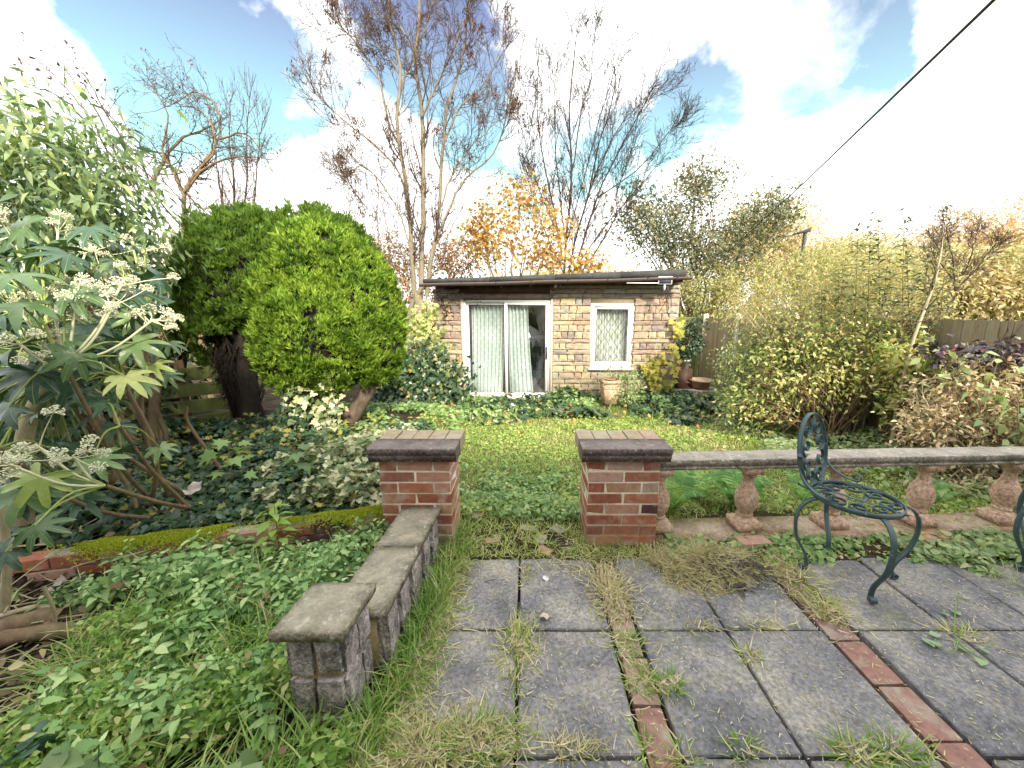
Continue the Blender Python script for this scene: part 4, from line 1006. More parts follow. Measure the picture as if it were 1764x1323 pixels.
# gnarled stool at the foot
tr.tubes(resample([base-[0, 0, .2], base+[0, 0, 1.0], base+[.02, 0, 1.9], P(716, 505, YA)], 10)[None], np.linspace(.17, .13, 10)[None], 9)
tr.tubes(resample([P(700, 560, YA), P(712, 520, YA), P(745, 470, YA-.2)], 10)[None], np.linspace(.1, .05, 10)[None], 8)
tr.build('trunk', M_ash, t, True)
MB().tubes(SP[3:], SR[3:], 6).build('branches', M_ash, t, True)
mb = MB()
P1, R1 = kids(SP, SR, 21, .15, .97, 1.5, .75, .13, .09, 9, .38, .0078, .35); mb.tubes(P1, R1, 4)
P2, R2 = kids(P1, R1, 8, .08, .98, .6, .75, .08, .10, 6, .6, .0058, .3); mb.tubes(P2, R2, 3)
P3, R3 = kids(P2, R2, 3, .15, 1, .25, .8, .04, .14, 4, .7, .0048, .3); mb.tubes(P3, R3, 3)
tag(mb.build('twigs', M_twig, t), kind='stuff')
M_seed = leafmat('ash_keys', [(0, (.045, .022, .012)), (.6, (.11, .055, .03)), (1, (.19, .10, .05))], .8, .15, .2, .1)
def seedmesh(i):
    n = 34; p = rng.normal(0, .045, (n, 3))*[1, 1, 1.5]; mb = MB(); ax = nrm(rng.normal(0, .45, (n, 3))+[0, 0, -1.]); sc_add(mb, leaf2(.15, .02, .1), p, ax, rdir(n), rng.uniform(.06, .10, n)); return mb.mesh('seed_cluster', M_seed)
sms = [seedmesh(i) for i in range(4)]
cand = P2[:, -2][rng.permutation(len(P2))[:170]]
for p in cand: link('seed_cluster', random.choice(sms), t, loc=p-[0, 0, .04], rot=(0, 0, random.uniform(0, 6)), scale=(random.uniform(.5, 1.35),)*3)

# ------------------------------------------------------------------ bare trees right of centre
def bare(name, label, Y, stems, m, lv, group=None, K=14, trunk_r=None, sides=6, foot=True, twm=None):
    SP, SR = [], []
    for c, r, dy in stems:
        q = resample(pxline(c, Y, np.linspace(0, dy, len(c))), K); SP.append(q); SR.append(np.linspace(r*.75, r*.16, K))
    SP, SR = np.array(SP), np.array(SR); b = SP[0, 0].copy(); b[2] = gz(b[0], Y)
    SP += rng.normal(0, .01, SP.shape)
    t = tree_thing(name, label, b, group)
    mb = MB().tubes(SP, SR, sides)
    if foot: mb.tubes(resample([b-[0, 0, .1], (b+SP[0, 0])/2, SP[0, 0]], 6)[None], np.full((1, 6), SR[0, 0]*1.2), 7)
    mb.build('trunk', m, t, True)
    mb = MB(); Pp, Rr = SP, SR; ends = None
    for (n, t0, L, an, up, wb, KK, rmin, flat) in lv:
        Pp, Rr = kids(Pp, Rr, n, t0, .98, L, an, up, wb, KK, .5, rmin, .45, flat); mb.tubes(Pp, Rr, 3)
    tag(mb.build('twigs', twm or M_twig, t), kind='stuff')
    return t, Pp
st = [([(970, 490), (975, 420), (985, 300), (980, 200), (990, 90), (994, 45)], .06, 0), ([(975, 490), (995, 400), (1015, 330), (1030, 250), (1060, 150), (1052, 100)], .05, .4),
      ([(985, 480), (1010, 400), (1030, 340), (1070, 250), (1120, 160), (1160, 55)], .05, -.4), ([(1000, 470), (1035, 420), (1062, 370), (1062, 330), (1090, 250), (1120, 60)], .04, .6),
      ([(970, 450), (950, 340), (930, 240), (925, 150), (930, 90)], .035, .5), ([(968, 420), (930, 330), (915, 260), (905, 150)], .03, -.5), ([(970, 470), (940, 400), (915, 330), (890, 250)], .03, -.3), ([(985, 470), (1050, 380), (1120, 300), (1170, 240)], .03, .2), ([(975, 420), (960, 300), (955, 180), (960, 100)], .03, .4), ([(985, 300), (1000, 200), (1020, 120), (1018, 60)], .03, .3), ([(1030, 340), (1100, 290), (1150, 230), (1178, 210)], .03, .3),
      ([(1015, 330), (1040, 270), (1090, 190), (1170, 150)], .03, -.3), ([(975, 420), (1000, 330), (1040, 180), (1075, 70)], .03, .8)]
bt, bp = bare('bare_tree', 'bare spreading tree of slim upright stems right of the ash tree', 12, st, M_dtwig, [(21, .1, 1.35, .6, .12, .06, 8, .0068, None), (7, .1, .62, .6, .10, .08, 5, .0054, None), (3, .15, .28, .7, .06, .12, 4, .005, None)], twm=M_dtwig)
M_fewleaf = leafmat('lingering_leaf', [(0, (.06, .07, .02)), (.6, (.20, .14, .04)), (1, (.30, .17, .05))], .6, .3)
k = rng.permutation(len(bp)); sel = bp[k[:900], -1]; sel = sel[(sel[:, 2] < 5.2)]
mb = MB(); n = len(sel); sc_add(mb, MAPLE, sel, nrm(rng.normal(0, .6, (n, 3))+[0, 0, -.8]), rdir(n), rng.uniform(.05, .10, n)); tag(mb.build('leaves', M_fewleaf, bt), kind='stuff')
# thin upright shoots low between ash and shed, and left bare trees
st = [([(640, 470), (632, 400), (610, 330), (596, 290)], .02, 0), ([(655, 470), (650, 380), (630, 310), (640, 250)], .02, .3), ([(670, 470), (668, 400), (655, 330), (662, 270)], .018, -.3), ([(690, 470), (640, 420), (605, 360), (590, 320)], .018, .4), ([(760, 470), (770, 410), (800, 350), (815, 300)], .02, .2), ([(745, 470), (790, 430), (830, 380), (845, 330)], .018, 0)]
bare('bare_sapling', 'thicket of thin bare shoots rising at the foot of the ash tree', 10.6, st, M_twig, [(14, .05, .8, .4, .12, .08, 6, .0045, None), (4, .2, .4, .5, .12, .1, 4, .0035, None)], foot=False)
st = [([(322, 420), (316, 350), (318, 320)], .075, 0), ([(318, 340), (298, 290), (280, 260), (290, 200), (262, 150)], .04, -.3), ([(318, 325), (345, 290), (375, 240), (380, 200)], .05, .3), ([(318, 330), (360, 285), (420, 270), (445, 275)], .035, -.3),
      ([(262, 330), (275, 290), (310, 240), (350, 225), (382, 204)], .05, .4), ([(345, 290), (372, 250), (350, 195), (300, 175), (248, 148)], .028, .2), ([(382, 204), (360, 170), (330, 160), (290, 185), (220, 200)], .022, 0),
      ([(300, 270), (250, 260), (235, 290), (230, 330)], .028, .3), ([(318, 330), (350, 360), (400, 350), (470, 330)], .025, .5), ([(375, 240), (420, 230), (450, 260), (470, 300)], .025, -.4)]
bt, bp = bare('apple_tree', 'old bare fruit tree with low arching branches behind the left shrubs', 8.0, st, M_brown, [(14, .1, .85, .9, .05, .22, 8, .0045, None), (5, .1, .5, .8, .05, .22, 6, .0035, None), (2, .2, .22, .8, .08, .2, 4, .003, None)])
k = rng.permutation(len(bp)); sel = bp[k[:700], -1]; mb = MB(); n = len(sel); sc_add(mb, L2, sel, nrm(rng.normal(0, .6, (n, 3))+[0, 0, -.8]), rdir(n), rng.uniform(.03, .06, n)); tag(mb.build('leaves', leafmat('rusty_leaf', [(0, (.10, .04, .025)), (1, (.24, .11, .06))], .7, .2), bt), kind='stuff')
st = [([(400, 420), (405, 330), (395, 240), (398, 170)], .04, 0), ([(412, 420), (425, 320), (425, 230), (430, 165)], .035, .4), ([(430, 430), (440, 330), (445, 250), (455, 200)], .03, -.4), ([(390, 420), (380, 330), (370, 260), (360, 180)], .03, .3)]
bare('bare_shrub', 'bare upright shrub with thin shoots behind the round cypress', 9.8, st, M_twig, [(18, .1, .95, .4, .2, .07, 6, .005, None), (5, .2, .5, .4, .2, .08, 5, .004, None)])
st = [([(225, 320), (200, 260), (150, 170), (92, 90)], .016, 0), ([(240, 330), (215, 250), (175, 180), (140, 120)], .016, .2), ([(200, 300), (160, 210), (120, 160), (75, 110)], .013, -.2), ([(150, 210), (110, 170), (60, 150), (10, 130)], .012, .1), ([(260, 330), (235, 240), (200, 210), (180, 170)], .012, .1)]
bt, bp = bare('climbing_rose', 'thin reaching stems with sparse dark leaves at the upper left', 4.4, st, M_dtwig, [(9, .2, .4, .6, .05, .12, 6, .003, None), (2, .3, .2, .6, .0, .12, 4, .0025, None)], foot=False)
sel = bp[:, -1]; mb = MB(); n = len(sel); sc_add(mb, L4, sel, nrm(rng.normal(0, .6, (n, 3))+[.6, 0, -.3]), rdir(n), rng.uniform(.03, .055, n)); tag(mb.build('leaves', leafmat('dark_red_leaf', [(0, (.05, .03, .03)), (1, (.12, .06, .04))], .5, .2), bt), kind='stuff')

# ------------------------------------------------------------------ crowns made of leaf clumps
def crown_pts(blobs, n, clumps, cs, shell=.55):
    """leaf positions in clumps spread over the outer part of several ellipsoids"""
    wts = np.array([b[3]*b[4]*b[5] for b in blobs])**.67; wts /= wts.sum(); out_ = []; dirs = []
    for b, w_ in zip(blobs, wts):
        c = np.array(b[:3]); r = np.array(b[3:6]); nc = max(3, int(clumps*w_)); u = rdir(nc); rad = shell+(1-shell)*rng.uniform(0, 1, nc)**.6
        rad *= 1+.16*W3(u*2.2, 1.6, b[0])
        cc = c+u*r*rad[:, None]; m = max(1, int(n*w_/nc)); idx = np.repeat(np.arange(nc), m)
        out_.append(cc[idx]+rng.normal(0, 1, (len(idx), 3))*cs*rng.uniform(.6, 1.5, nc)[idx][:, None]); dirs.append(u[idx])
    return np.concatenate(out_), np.concatenate(dirs)
def BLB(px, py, Y, rx, ry, rz): p = P(px, py, Y); return (p[0], Y, p[2], rx, ry, rz)
def limbs(base, blobs, r, name, m, par, seg=8, extra=3):
    ls = []; rs = []
    for b in blobs:
        for k_ in range(extra):
            u = rdir(1)[0]*.55; e = np.array(b[:3])+u*np.array(b[3:6]); q = resample([base, base*.55+e*.45+[0, 0, .1*abs(e[2]-base[2])], e], seg); q[1:-1] += rng.normal(0, .03*np.linalg.norm(e-base), (seg-2, 3))*.5
            ls.append(q); rs.append(np.linspace(r, r*.2, seg))
    return MB().tubes(np.array(ls), np.array(rs), 6).build(name, m, par, True), np.array(ls), np.array(rs)
def leafy(name, label, cat, blobs, m, tm, n, clumps, cs, lsz, bark, r, group=None, shell=.5, hang=.3, out_w=.6, base=None, extra=3, twigs=True, name_leaf='crown'):
    b0 = np.mean([b[:3] for b in blobs], 0) if base is None else np.array(base, float)
    b0 = b0.copy(); 
    if base is None: b0[2] = gz(b0[0], b0[1])
    t = thing(name, label, cat, b0, group)
    _, ls, rs = limbs(b0-[0, 0, .05], blobs, r, 'trunk', bark, t, extra=extra)
    if twigs:
        P1, R1 = kids(ls, rs, 6, .35, 1, np.mean([b[3] for b in blobs])*.9, .6, .1, .12, 6, .5, .004, .3); P2, R2 = kids(P1, R1, 3, .3, 1, np.mean([b[3] for b in blobs])*.4, .6, .1, .12, 4, .6, .003, .3)
        tag(MB().tubes(P1, R1, 3).tubes(P2, R2, 3).build('twigs', bark, t), kind='stuff')
    p, u = crown_pts(blobs, n, clumps, cs, shell); n = len(p)
    ax = nrm(u*out_w+rdir(n)*.8+np.array([[0, 0, -hang]])); nor = nrm(u*.6+rdir(n)*.7+[0, 0, .6])
    mb = MB(); sc_add(mb, tm, p, ax, nor, rng.uniform(lsz*.6, lsz*1.25, n)); tag(mb.build(name_leaf, m, t), kind='stuff')
    return t

# ------------------------------------------------------------------ golden cypress, two clipped bushes
def cypress(name, label, blobs, m, n, base, sz, group, trunks, dark=None):
    t = thing(name, label, 'conifer', base, group)
    P_, U_ = [], []
    wts = np.array([b[3]*b[5] for b in blobs]); wts = wts/wts.sum()
    for b, w_ in zip(blobs, wts):
        nc_ = int(n*w_/14); u = np.repeat(rdir(nc_), 14, 0); k_ = len(u); cl_ = rng.normal(0, .055, (k_, 3)); u = nrm(u+cl_); c = np.array(b[:3]); r = np.array(b[3:6])
        lump = 1+.06*W3(u*3, 1.8, b[2])+.06*W3(u*7, 1.5, b[0])+.04*W3(u*13, 1.7, b[0]*2)
        dd = np.repeat(rng.uniform(.88, 1.03, nc_), 14)-.5*np.linalg.norm(cl_, axis=1); P_.append(c+u*r*(lump*dd)[:, None]); U_.append(nrm(nrm(u/r)+cl_*6))
    p = np.concatenate(P_); u = np.concatenate(U_)
    # drop what lies inside another lobe
    keep = np.ones(len(p), bool)
    for b in blobs: keep &= (((p-np.array(b[:3]))/np.array(b[3:6]))**2).sum(1) > .72
    # bare patches low down
    bare_ = ((W3(p, 3.2, 1.7) > .74) | (W3(p, 9.5, .7) > .66)) & (rng.uniform(0, 1, len(p)) < .75)
    keep &= ~bare_
    if dark is not None: keep &= ~dark(p)
    p, u = p[keep], u[keep]; n_ = len(p)
    mb = MB(); ax = nrm(u*.6+rdir(n_)*.45+[0, 0, 1.0]); nor = nrm(u+rdir(n_)*.5); sc_add(mb, SPR, p, ax, nor, rng.uniform(sz*.5, sz*1.4, n_)*np.where(rng.uniform(0, 1, n_) < .03, 1.6, 1))
    tag(mb.build('foliage', m, t), kind='stuff')
    # solid dark core in place of the shaded twigs inside
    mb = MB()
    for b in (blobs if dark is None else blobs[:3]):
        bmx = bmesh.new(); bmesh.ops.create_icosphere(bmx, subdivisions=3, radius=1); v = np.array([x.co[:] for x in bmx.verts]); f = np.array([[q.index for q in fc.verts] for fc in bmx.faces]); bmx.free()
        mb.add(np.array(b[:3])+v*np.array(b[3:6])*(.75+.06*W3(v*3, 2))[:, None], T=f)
    mb.build('dark_core', M_cypin, t, True)
    ls = []
    for tr_ in trunks: ls.append(resample(tr_, 9))
    for i, q in enumerate(ls): MB().tubes(q[None], np.linspace(trunks_r[i % len(trunks_r)], trunks_r[i % len(trunks_r)]*.6, 9)[None]*(1+.15*np.sin(np.arange(9)*2.1)), 8).build('trunk', M_ctrunk if dark is None else M_cypin, t, True)
    return t
M_ctrunk = barkmat('cypress_bark', (.05, .038, .03), (.16, .12, .095), .1)
trunks_r = [.13, .12, .09]
YC = 4.35
b1 = G(545, 768, .05); b1[1] = YC+.1
bl = [BLB(568, 570, YC, .66, .7, .74), BLB(622, 550, YC+.1, .46, .6, .78), BLB(508, 600, YC-.05, .36, .5, .55), BLB(562, 478, YC+.1, .54, .6, .60), BLB(500, 520, YC+.1, .32, .5, .5), BLB(652, 590, YC+.1, .28, .4, .50)]
cx_, cz_ = bl[0][0], bl[0][2]
cypress('golden_cypress', 'rounded bright green golden cypress in front, with ivy climbing its leaning trunks', bl, M_cyp, 56000, (b1[0], YC, .1), .062, 'clipped golden cypresses', [[P(520, 790, YC), P(530, 740, YC), P(540, 670, YC)], [P(565, 770, YC+.1), P(590, 735, YC+.1), P(625, 690, YC+.1), P(640, 650, YC+.1)], [P(500, 770, YC), P(505, 700, YC), P(520, 640, YC)]])
YB = 5.1
bl = [BLB(435, 482, YB, .86, .7, .86), BLB(550, 472, YB+.1, .80, .7, .80), BLB(380, 525, YB-.1, .40, .5, .70), BLB(398, 595, YB-.2, .35, .4, .60), BLB(350, 560, YB-.1, .25, .4, .45)]
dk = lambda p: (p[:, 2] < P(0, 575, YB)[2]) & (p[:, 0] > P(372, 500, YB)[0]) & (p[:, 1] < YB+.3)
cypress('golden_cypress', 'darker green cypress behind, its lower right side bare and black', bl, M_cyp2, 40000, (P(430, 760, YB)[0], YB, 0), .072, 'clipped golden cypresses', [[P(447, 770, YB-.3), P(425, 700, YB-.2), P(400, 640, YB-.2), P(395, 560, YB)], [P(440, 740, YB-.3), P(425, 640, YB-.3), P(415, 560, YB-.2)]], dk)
# black dead twigs hanging inside the rear one
s_ = []
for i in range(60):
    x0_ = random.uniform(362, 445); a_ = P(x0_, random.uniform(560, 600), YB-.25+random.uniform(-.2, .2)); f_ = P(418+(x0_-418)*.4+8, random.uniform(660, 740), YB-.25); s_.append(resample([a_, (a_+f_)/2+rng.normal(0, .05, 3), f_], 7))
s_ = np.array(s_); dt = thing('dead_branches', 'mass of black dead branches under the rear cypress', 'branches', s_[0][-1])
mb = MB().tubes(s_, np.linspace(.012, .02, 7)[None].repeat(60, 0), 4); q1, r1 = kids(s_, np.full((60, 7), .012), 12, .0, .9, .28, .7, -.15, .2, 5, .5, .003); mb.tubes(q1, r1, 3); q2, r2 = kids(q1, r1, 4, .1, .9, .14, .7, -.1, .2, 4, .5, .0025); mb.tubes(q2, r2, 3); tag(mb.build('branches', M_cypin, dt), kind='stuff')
# ================================================================== background trees
M_orange = leafmat('orange_maple', [(0, (.28, .15, .05)), (.4, (.46, .27, .08)), (.8, (.56, .38, .13)), (1, (.45, .42, .14))], .6, .45, .2, .3, .8)
M_copper = leafmat('copper_hedge', [(0, (.20, .10, .05)), (.5, (.36, .20, .09)), (1, (.48, .34, .14))], .7, .35, .2, .4, .8)
M_ygreen = leafmat('yellow_green_hedge', [(0, (.18, .20, .09)), (.5, (.31, .31, .15)), (.85, (.45, .40, .21)), (1, (.47, .36, .22))], .6, .4, .2, .5, .7, gain=1.25)
M_grey = leafmat('grey_green_leaf', [(0, (.09, .11, .07)), (.5, (.15, .17, .10)), (.85, (.24, .24, .13)), (1, (.36, .26, .13))], .5, .3, .35, .5, .8)
leafy('maple_tree', 'small maple tree with orange and yellow autumn leaves behind the shed roof', 'tree', [BLB(850, 410, 11, .95, .8, .70), BLB(895, 345, 11.2, .8, .6, .65), BLB(825, 385, 10.8, .5, .4, .5), BLB(950, 400, 11, .7, .5, .6)], M_orange, MAPLE, 2300, 340, .15, .10, M_brown, .035, shell=.3, hang=.5)
leafy('maple_tree', 'low maple sapling with yellow leaves just left of the ridge of the shed', 'tree', [BLB(940, 440, 10.9, .8, .6, .35), BLB(1010, 455, 11, .6, .6, .3)], M_orange, MAPLE, 900, 200, .15, .10, M_brown, .02, shell=.2, hang=.5)
leafy('beech_hedge', 'copper leaved beech hedge behind the left half of the shed', 'hedge', [BLB(660, 450, 12.5, 1.3, .6, .9), BLB(780, 450, 12.6, 1.2, .6, .6), BLB(700, 530, 12, 1.6, .6, .9)], M_copper, L2, 9000, 500, .14, .11, M_brown, .03, shell=.2, extra=6)
leafy('beech_hedge', 'pale brown hedge behind the left boundary beyond the cypress', 'hedge', [BLB(250, 560, 11.5, 2.2, .7, 1.0), BLB(450, 560, 12, 2.2, .7, 1.0)], M_copper, L2, 6000, 400, .14, .11, M_brown, .03, shell=.2, extra=6)
leafy('holm_oak', 'grey green evergreen tree with wind blown branches right of the shed', 'tree', [BLB(1150, 400, 13, 1.3, .9, 1.0), BLB(1205, 320, 13, 1.0, .8, .7), BLB(1280, 400, 13, 1.3, .9, .9), BLB(1340, 360, 13, 1.0, .7, .5), BLB(1220, 440, 12.6, 1.7, .9, .7), BLB(1095, 370, 13.3, .8, .7, .9)], M_grey, L4, 15000, 900, .20, .11, M_twig, .04, shell=.05, hang=-.3, extra=6)
leafy('privet_bush', 'yellow green bush rising over the fence right of the shed', 'bush', [BLB(1215, 500, 12, 1.1, .8, .8), BLB(1290, 500, 12.5, 1.2, .8, .9), BLB(1150, 490, 12.3, .7, .6, .5)], M_ygreen, L2, 12000, 500, .12, .085, M_brown, .03, shell=.3, extra=5)
leafy('privet_bush', 'yellow ochre bush beyond the right fence under the street lamp', 'bush', [BLB(1390, 480, 12, 1.4, .9, .9), BLB(1480, 490, 11, 1.3, .9, .8)], M_ygreen, L2, 11000, 500, .12, .085, M_brown, .03, shell=.3, extra=5)
M_far = [leafmat('far_golden_leaf', [(0, (.32, .25, .14)), (.5, (.45, .37, .22)), (1, (.54, .47, .31))], .8, .35, .1, .5, .15, gain=1.25),
         leafmat('far_olive_leaf', [(0, (.26, .25, .14)), (.5, (.38, .36, .21)), (1, (.49, .45, .29))], .8, .35, .1, .5, .15, gain=1.3),
         leafmat('far_russet_leaf', [(0, (.36, .22, .14)), (.5, (.48, .32, .20)), (1, (.53, .41, .28))], .8, .35, .1, .5, .15, gain=1.25)]
fars = [(1320, 392, 24, 4.2, 3.2, 0), (1400, 432, 30, 5, 3.2, 2), (1470, 442, 26, 4, 2.8, 1), (1540, 432, 32, 5, 3.4, 2), (1600, 462, 24, 4, 2.6, 1), (1690, 412, 28, 5, 3.6, 0), (1760, 402, 26, 5, 4.0, 2), (1860, 392, 28, 6, 4.4, 0), (1510, 492, 18, 3.2, 2.0, 1), (1640, 472, 17, 3.4, 1.8, 0), (1750, 467, 16, 3.4, 1.9, 1),
        (1040, 480, 26, 4, 2.0, 2), (900, 480, 28, 5, 1.8, 0), (560, 480, 26, 5, 2.2, 2), (350, 470, 24, 5, 2.6, 0), (150, 470, 24, 6, 3.0, 1), (-60, 470, 22, 6, 4.0, 0)]
desc = ['golden', 'olive green', 'russet']
places = ['leftmost of the row, beside the evergreen tree', 'behind the street lamp', 'just right of the street lamp', 'behind the tall leafy stems', 'in the dip right of the tall stems', 'left of the picture edge', 'at the right picture edge', 'past the right picture edge', 'low and nearer, behind the shrub', 'low and nearer, above the long fence', 'low and nearer, at the right edge',
          'far behind the right half of the shed', 'far behind the left half of the shed', 'far behind the round cypress', 'far behind the bare fruit tree', 'far behind the left shrubs', 'far off at the left edge']
for (px, py, Y, rw, rh, mi), pl in zip(fars, places):
    blobs = [BLB(px, py+20, Y, rw*.6, 2.2, rh*.75)]
    c0 = blobs[0]
    for k_ in range(4): blobs.append((c0[0]+random.uniform(-.6, .6)*rw, Y+random.uniform(-1.5, 1.5), c0[2]+random.uniform(-.3, .35)*rh, rw*random.uniform(.3, .45), 1.8, rh*random.uniform(.35, .55)))
    leafy('autumn_tree', '%s autumn tree %s' % (desc[mi], pl), 'tree', blobs, M_far[mi], L2, 6500, 420, .28, .24, M_brown, .09, 'autumn trees beyond the garden', shell=.35, extra=2, twigs=False)
st = [([(1640, 560), (1645, 480), (1635, 420), (1622, 370)], .025, 0), ([(1645, 500), (1670, 450), (1680, 410), (1690, 380)], .025, .4), ([(1640, 480), (1610, 440), (1600, 410)], .02, .2), ([(1650, 500), (1700, 440), (1720, 410)], .02, -.3)]
bt, bp = bare('bare_tree', 'dense dark twigged bare tree on the skyline beyond the long fence', 9.5, st, M_dtwig, [(26, .1, .6, .7, .1, .1, 6, .0055, None), (6, .1, .3, .7, .06, .14, 4, .0045, None), (2, .2, .15, .7, .0, .1, 3, .004, None)], twm=M_twig)

# ================================================================== right hand shrubs
M_shrub = leafmat('yellowing_shrub', [(0, (.15, .20, .07)), (.35, (.25, .30, .11)), (.65, (.38, .40, .17)), (.88, (.52, .47, .21)), (1, (.44, .32, .18))], .5, .4, .3, .5, 2, gain=1.35)
M_bgreen = leafmat('grey_green_shrub', [(0, (.13, .19, .09)), (.5, (.23, .30, .15)), (1, (.36, .40, .20))], .5, .35, .3, .4, 2, gain=1.35)
M_dry = leafmat('dry_brown_leaf', [(0, (.22, .15, .10)), (.4, (.38, .28, .19)), (.8, (.54, .44, .30)), (1, (.36, .38, .19))], .8, .25, .15, .4, 3, gain=1.35)
M_purp = leafmat('purple_leaf', [(0, (.03, .02, .03)), (.6, (.08, .05, .07)), (.9, (.14, .15, .13)), (1, (.35, .08, .10))], .4, .2, .5, .2, 3)
def stems_shrub(name, label, px0, px1, pyb, Y, top, n, m, r=.008, h=1.2, lean=.5, L=None):
    pass
def shrub(name, label, blobs, m, n, lsz, tm, bx_, nst, cs=.05, clumps=400, shell=.25, hang=.2, dry=None, barkm=None):
    b0 = np.array(bx_, float); t = thing(name, label, 'shrub', b0); ls = []
    for i in range(nst):
        b = blobs[i % len(blobs)]; e = np.array(b[:3])+rdir(1)[0]*np.array(b[3:6])*random.uniform(.5, 1.05); s0 = b0+np.array([random.uniform(-.35, .35)*b[3]*1.2, random.uniform(-.2, .2), -.03]); q = resample([s0, s0*.5+e*.5+[0, 0, .15]+rng.normal(0, .05, 3), e], 8); ls.append(q)
    ls = np.array(ls); rs = np.linspace(.011, .004, 8)[None].repeat(nst, 0); bm_ = barkm or M_brown
    P1, R1 = kids(ls, rs, 5, .3, 1, .35, .7, .12, .15, 5, .6, .0025)
    MB().tubes(ls, rs, 5).build('stems', bm_, t, True); tag(MB().tubes(P1, R1, 3).build('twigs', bm_, t), kind='stuff')
    p, u = crown_pts(blobs, n, clumps, cs, shell); n = len(p); mb = MB()
    sc_add(mb, tm, p, nrm(u*.5+rdir(n)*.8+[0, 0, -hang]), nrm(rdir(n)*.6+[0, 0, .8]), rng.uniform(lsz*.6, lsz*1.25, n)); tag(mb.build('leaves', m, t), kind='stuff'); return t
gxy = lambda px, Y: (P(px, 700, Y)[0], Y, float(gz(P(px, 700, Y)[0], Y)))
shrub('shrub', 'large yellowing shrub with bare twiggy base in the middle of the right bed', [BLB(1420, 630, 4.9, .85, .6, .55), BLB(1340, 650, 5.1, .60, .5, .50), BLB(1500, 645, 4.8, .60, .5, .48), BLB(1440, 575, 5.1, .9, .5, .40), BLB(1300, 700, 5.1, .4, .4, .3)], M_shrub, 6200, .062, L4, gxy(1430, 4.9), 150, .10, 700)
shrub('shrub', 'grey green twiggy shrub at the left end of the right bed', [BLB(1290, 640, 5.9, .50, .5, .62), BLB(1330, 600, 5.9, .55, .5, .5), BLB(1285, 700, 5.6, .35, .4, .35)], M_bgreen, 5200, .055, L4, gxy(1300, 5.8), 110, .09, 500)
shrub('shrub', 'pale tangle of dry twigs and sparse leaves topping the right bed', [BLB(1400, 520, 5.6, 1.0, .4, .62), BLB(1520, 515, 5.4, .9, .4, .62), BLB(1310, 540, 6.0, .6, .4, .50), BLB(1600, 560, 4.9, .4, .3, .4)], leafmat('sparse_pale_leaf', [(0, (.18, .20, .09)), (.6, (.34, .32, .15)), (1, (.45, .32, .16))], .6, .35, .3, .4, gain=1.5), 7500, .055, L2, gxy(1430, 5.6), 260, .10, 600, barkm=M_pale)
shrub('shrub', 'bright green low shrub with yellow leaves left of the clipped hedge gap', [BLB(1560, 620, 4.4, .28, .3, .30), BLB(1570, 700, 4.2, .25, .3, .25)], M_shrub, 900, .08, L4, gxy(1565, 4.4), 16, .04, 80)
# hydrangea gone over
shrub('hydrangea', 'faded hydrangea of dry stems and brown leaves behind the right end of the balustrade', [BLB(1690, 680, 3.7, .6, .4, .42), BLB(1635, 740, 3.5, .45, .35, .36), BLB(1740, 750, 3.5, .5, .35, .40), BLB(1690, 850, 3.25, .55, .2, .25)], M_dry, 7000, .055, NARROW+L4, gxy(1690, 3.6), 200, .045, 500, barkm=M_pale, shell=.1)
shrub('smoke_bush', 'purple leaved bush with pink tinged leaves at the right edge above the hydrangea', [BLB(1740, 610, 3.7, .38, .3, .12), BLB(1660, 610, 3.9, .35, .3, .09)], M_purp, 800, .085, L4, gxy(1740, 3.7), 16, .05, 90, barkm=M_pale)
shrub('hydrangea', 'hydrangea with large pale green leaves at the right edge', [BLB(1750, 720, 3.25, .30, .3, .30), BLB(1660, 640, 3.6, .22, .2, .15)], M_bgreen, 260, .10, L4, gxy(1755, 3.3), 14, .08, 90)
# tall leafy spires
M_spire = leafmat('spire_leaf', [(0, (.05, .07, .04)), (.6, (.10, .13, .065)), (1, (.20, .22, .10))], .6, .3, .3, .2)
for i, (x0_, xt, yt, Y) in enumerate([(1470, 1478, 390, 4.7), (1490, 1500, 370, 4.9), (1440, 1452, 455, 4.6), (1520, 1513, 380, 5.1), (1555, 1558, 352, 4.6), (1585, 1562, 420, 4.7), (1460, 1445, 470, 5.0), (1610, 1590, 470, 4.6), (1388, 1380, 560, 4.9), (1360, 1350, 555, 5.0), (1600, 1632, 345, 4.8), (1575, 1605, 400, 5.0), (1500, 1530, 440, 4.7), (1420, 1415, 500, 4.8)]):
    b0 = P(x0_, 660, Y); top = P(xt, yt, Y); g0 = b0.copy(); g0[2] = gz(b0[0], Y)
    t = thing('leafy_stem', ['tall stem with drooping narrow leaves over the right bed, %s' % w_ for w_ in ('left of the tallest pair', 'second of the dense group', 'short, left of the group', 'fourth of the dense group', 'alone against the sky', 'short, beside the lone stem', 'short, behind the group', 'low at the right', 'lowest at the left', 'low over the shrub top', 'topped by dark leaves', 'thin, beside the dark topped one', 'small, by the lone stem', 'small, over mid shrub')][i], 'plant', g0, 'tall leafy stems')
    q = resample([g0, b0, (b0+top)/2+rng.normal(0, .02, 3), top], 18); MB().tubes(q[None], np.linspace(.008, .0025, 18)[None], 4).build('stem', M_brown, t)
    n = 110; f = rng.uniform(.38, 1, n)**.8; a_ = rng.uniform(0, 2*pi, n); idx = f*17; ii = np.minimum(idx.astype(int), 16); pp = q[ii]+(q[ii+1]-q[ii])*(idx-ii)[:, None]
    ax = np.stack([np.cos(a_), np.sin(a_), rng.uniform(-.1, .5, n)], -1); mb = MB(); sc_add(mb, NARROW, pp, nrm(ax), np.repeat(UP, n, 0)+rdir(n)*.2, rng.uniform(.12, .22, n)*(1.15-.5*f)); tag(mb.build('leaves', M_spire, t), kind='stuff')
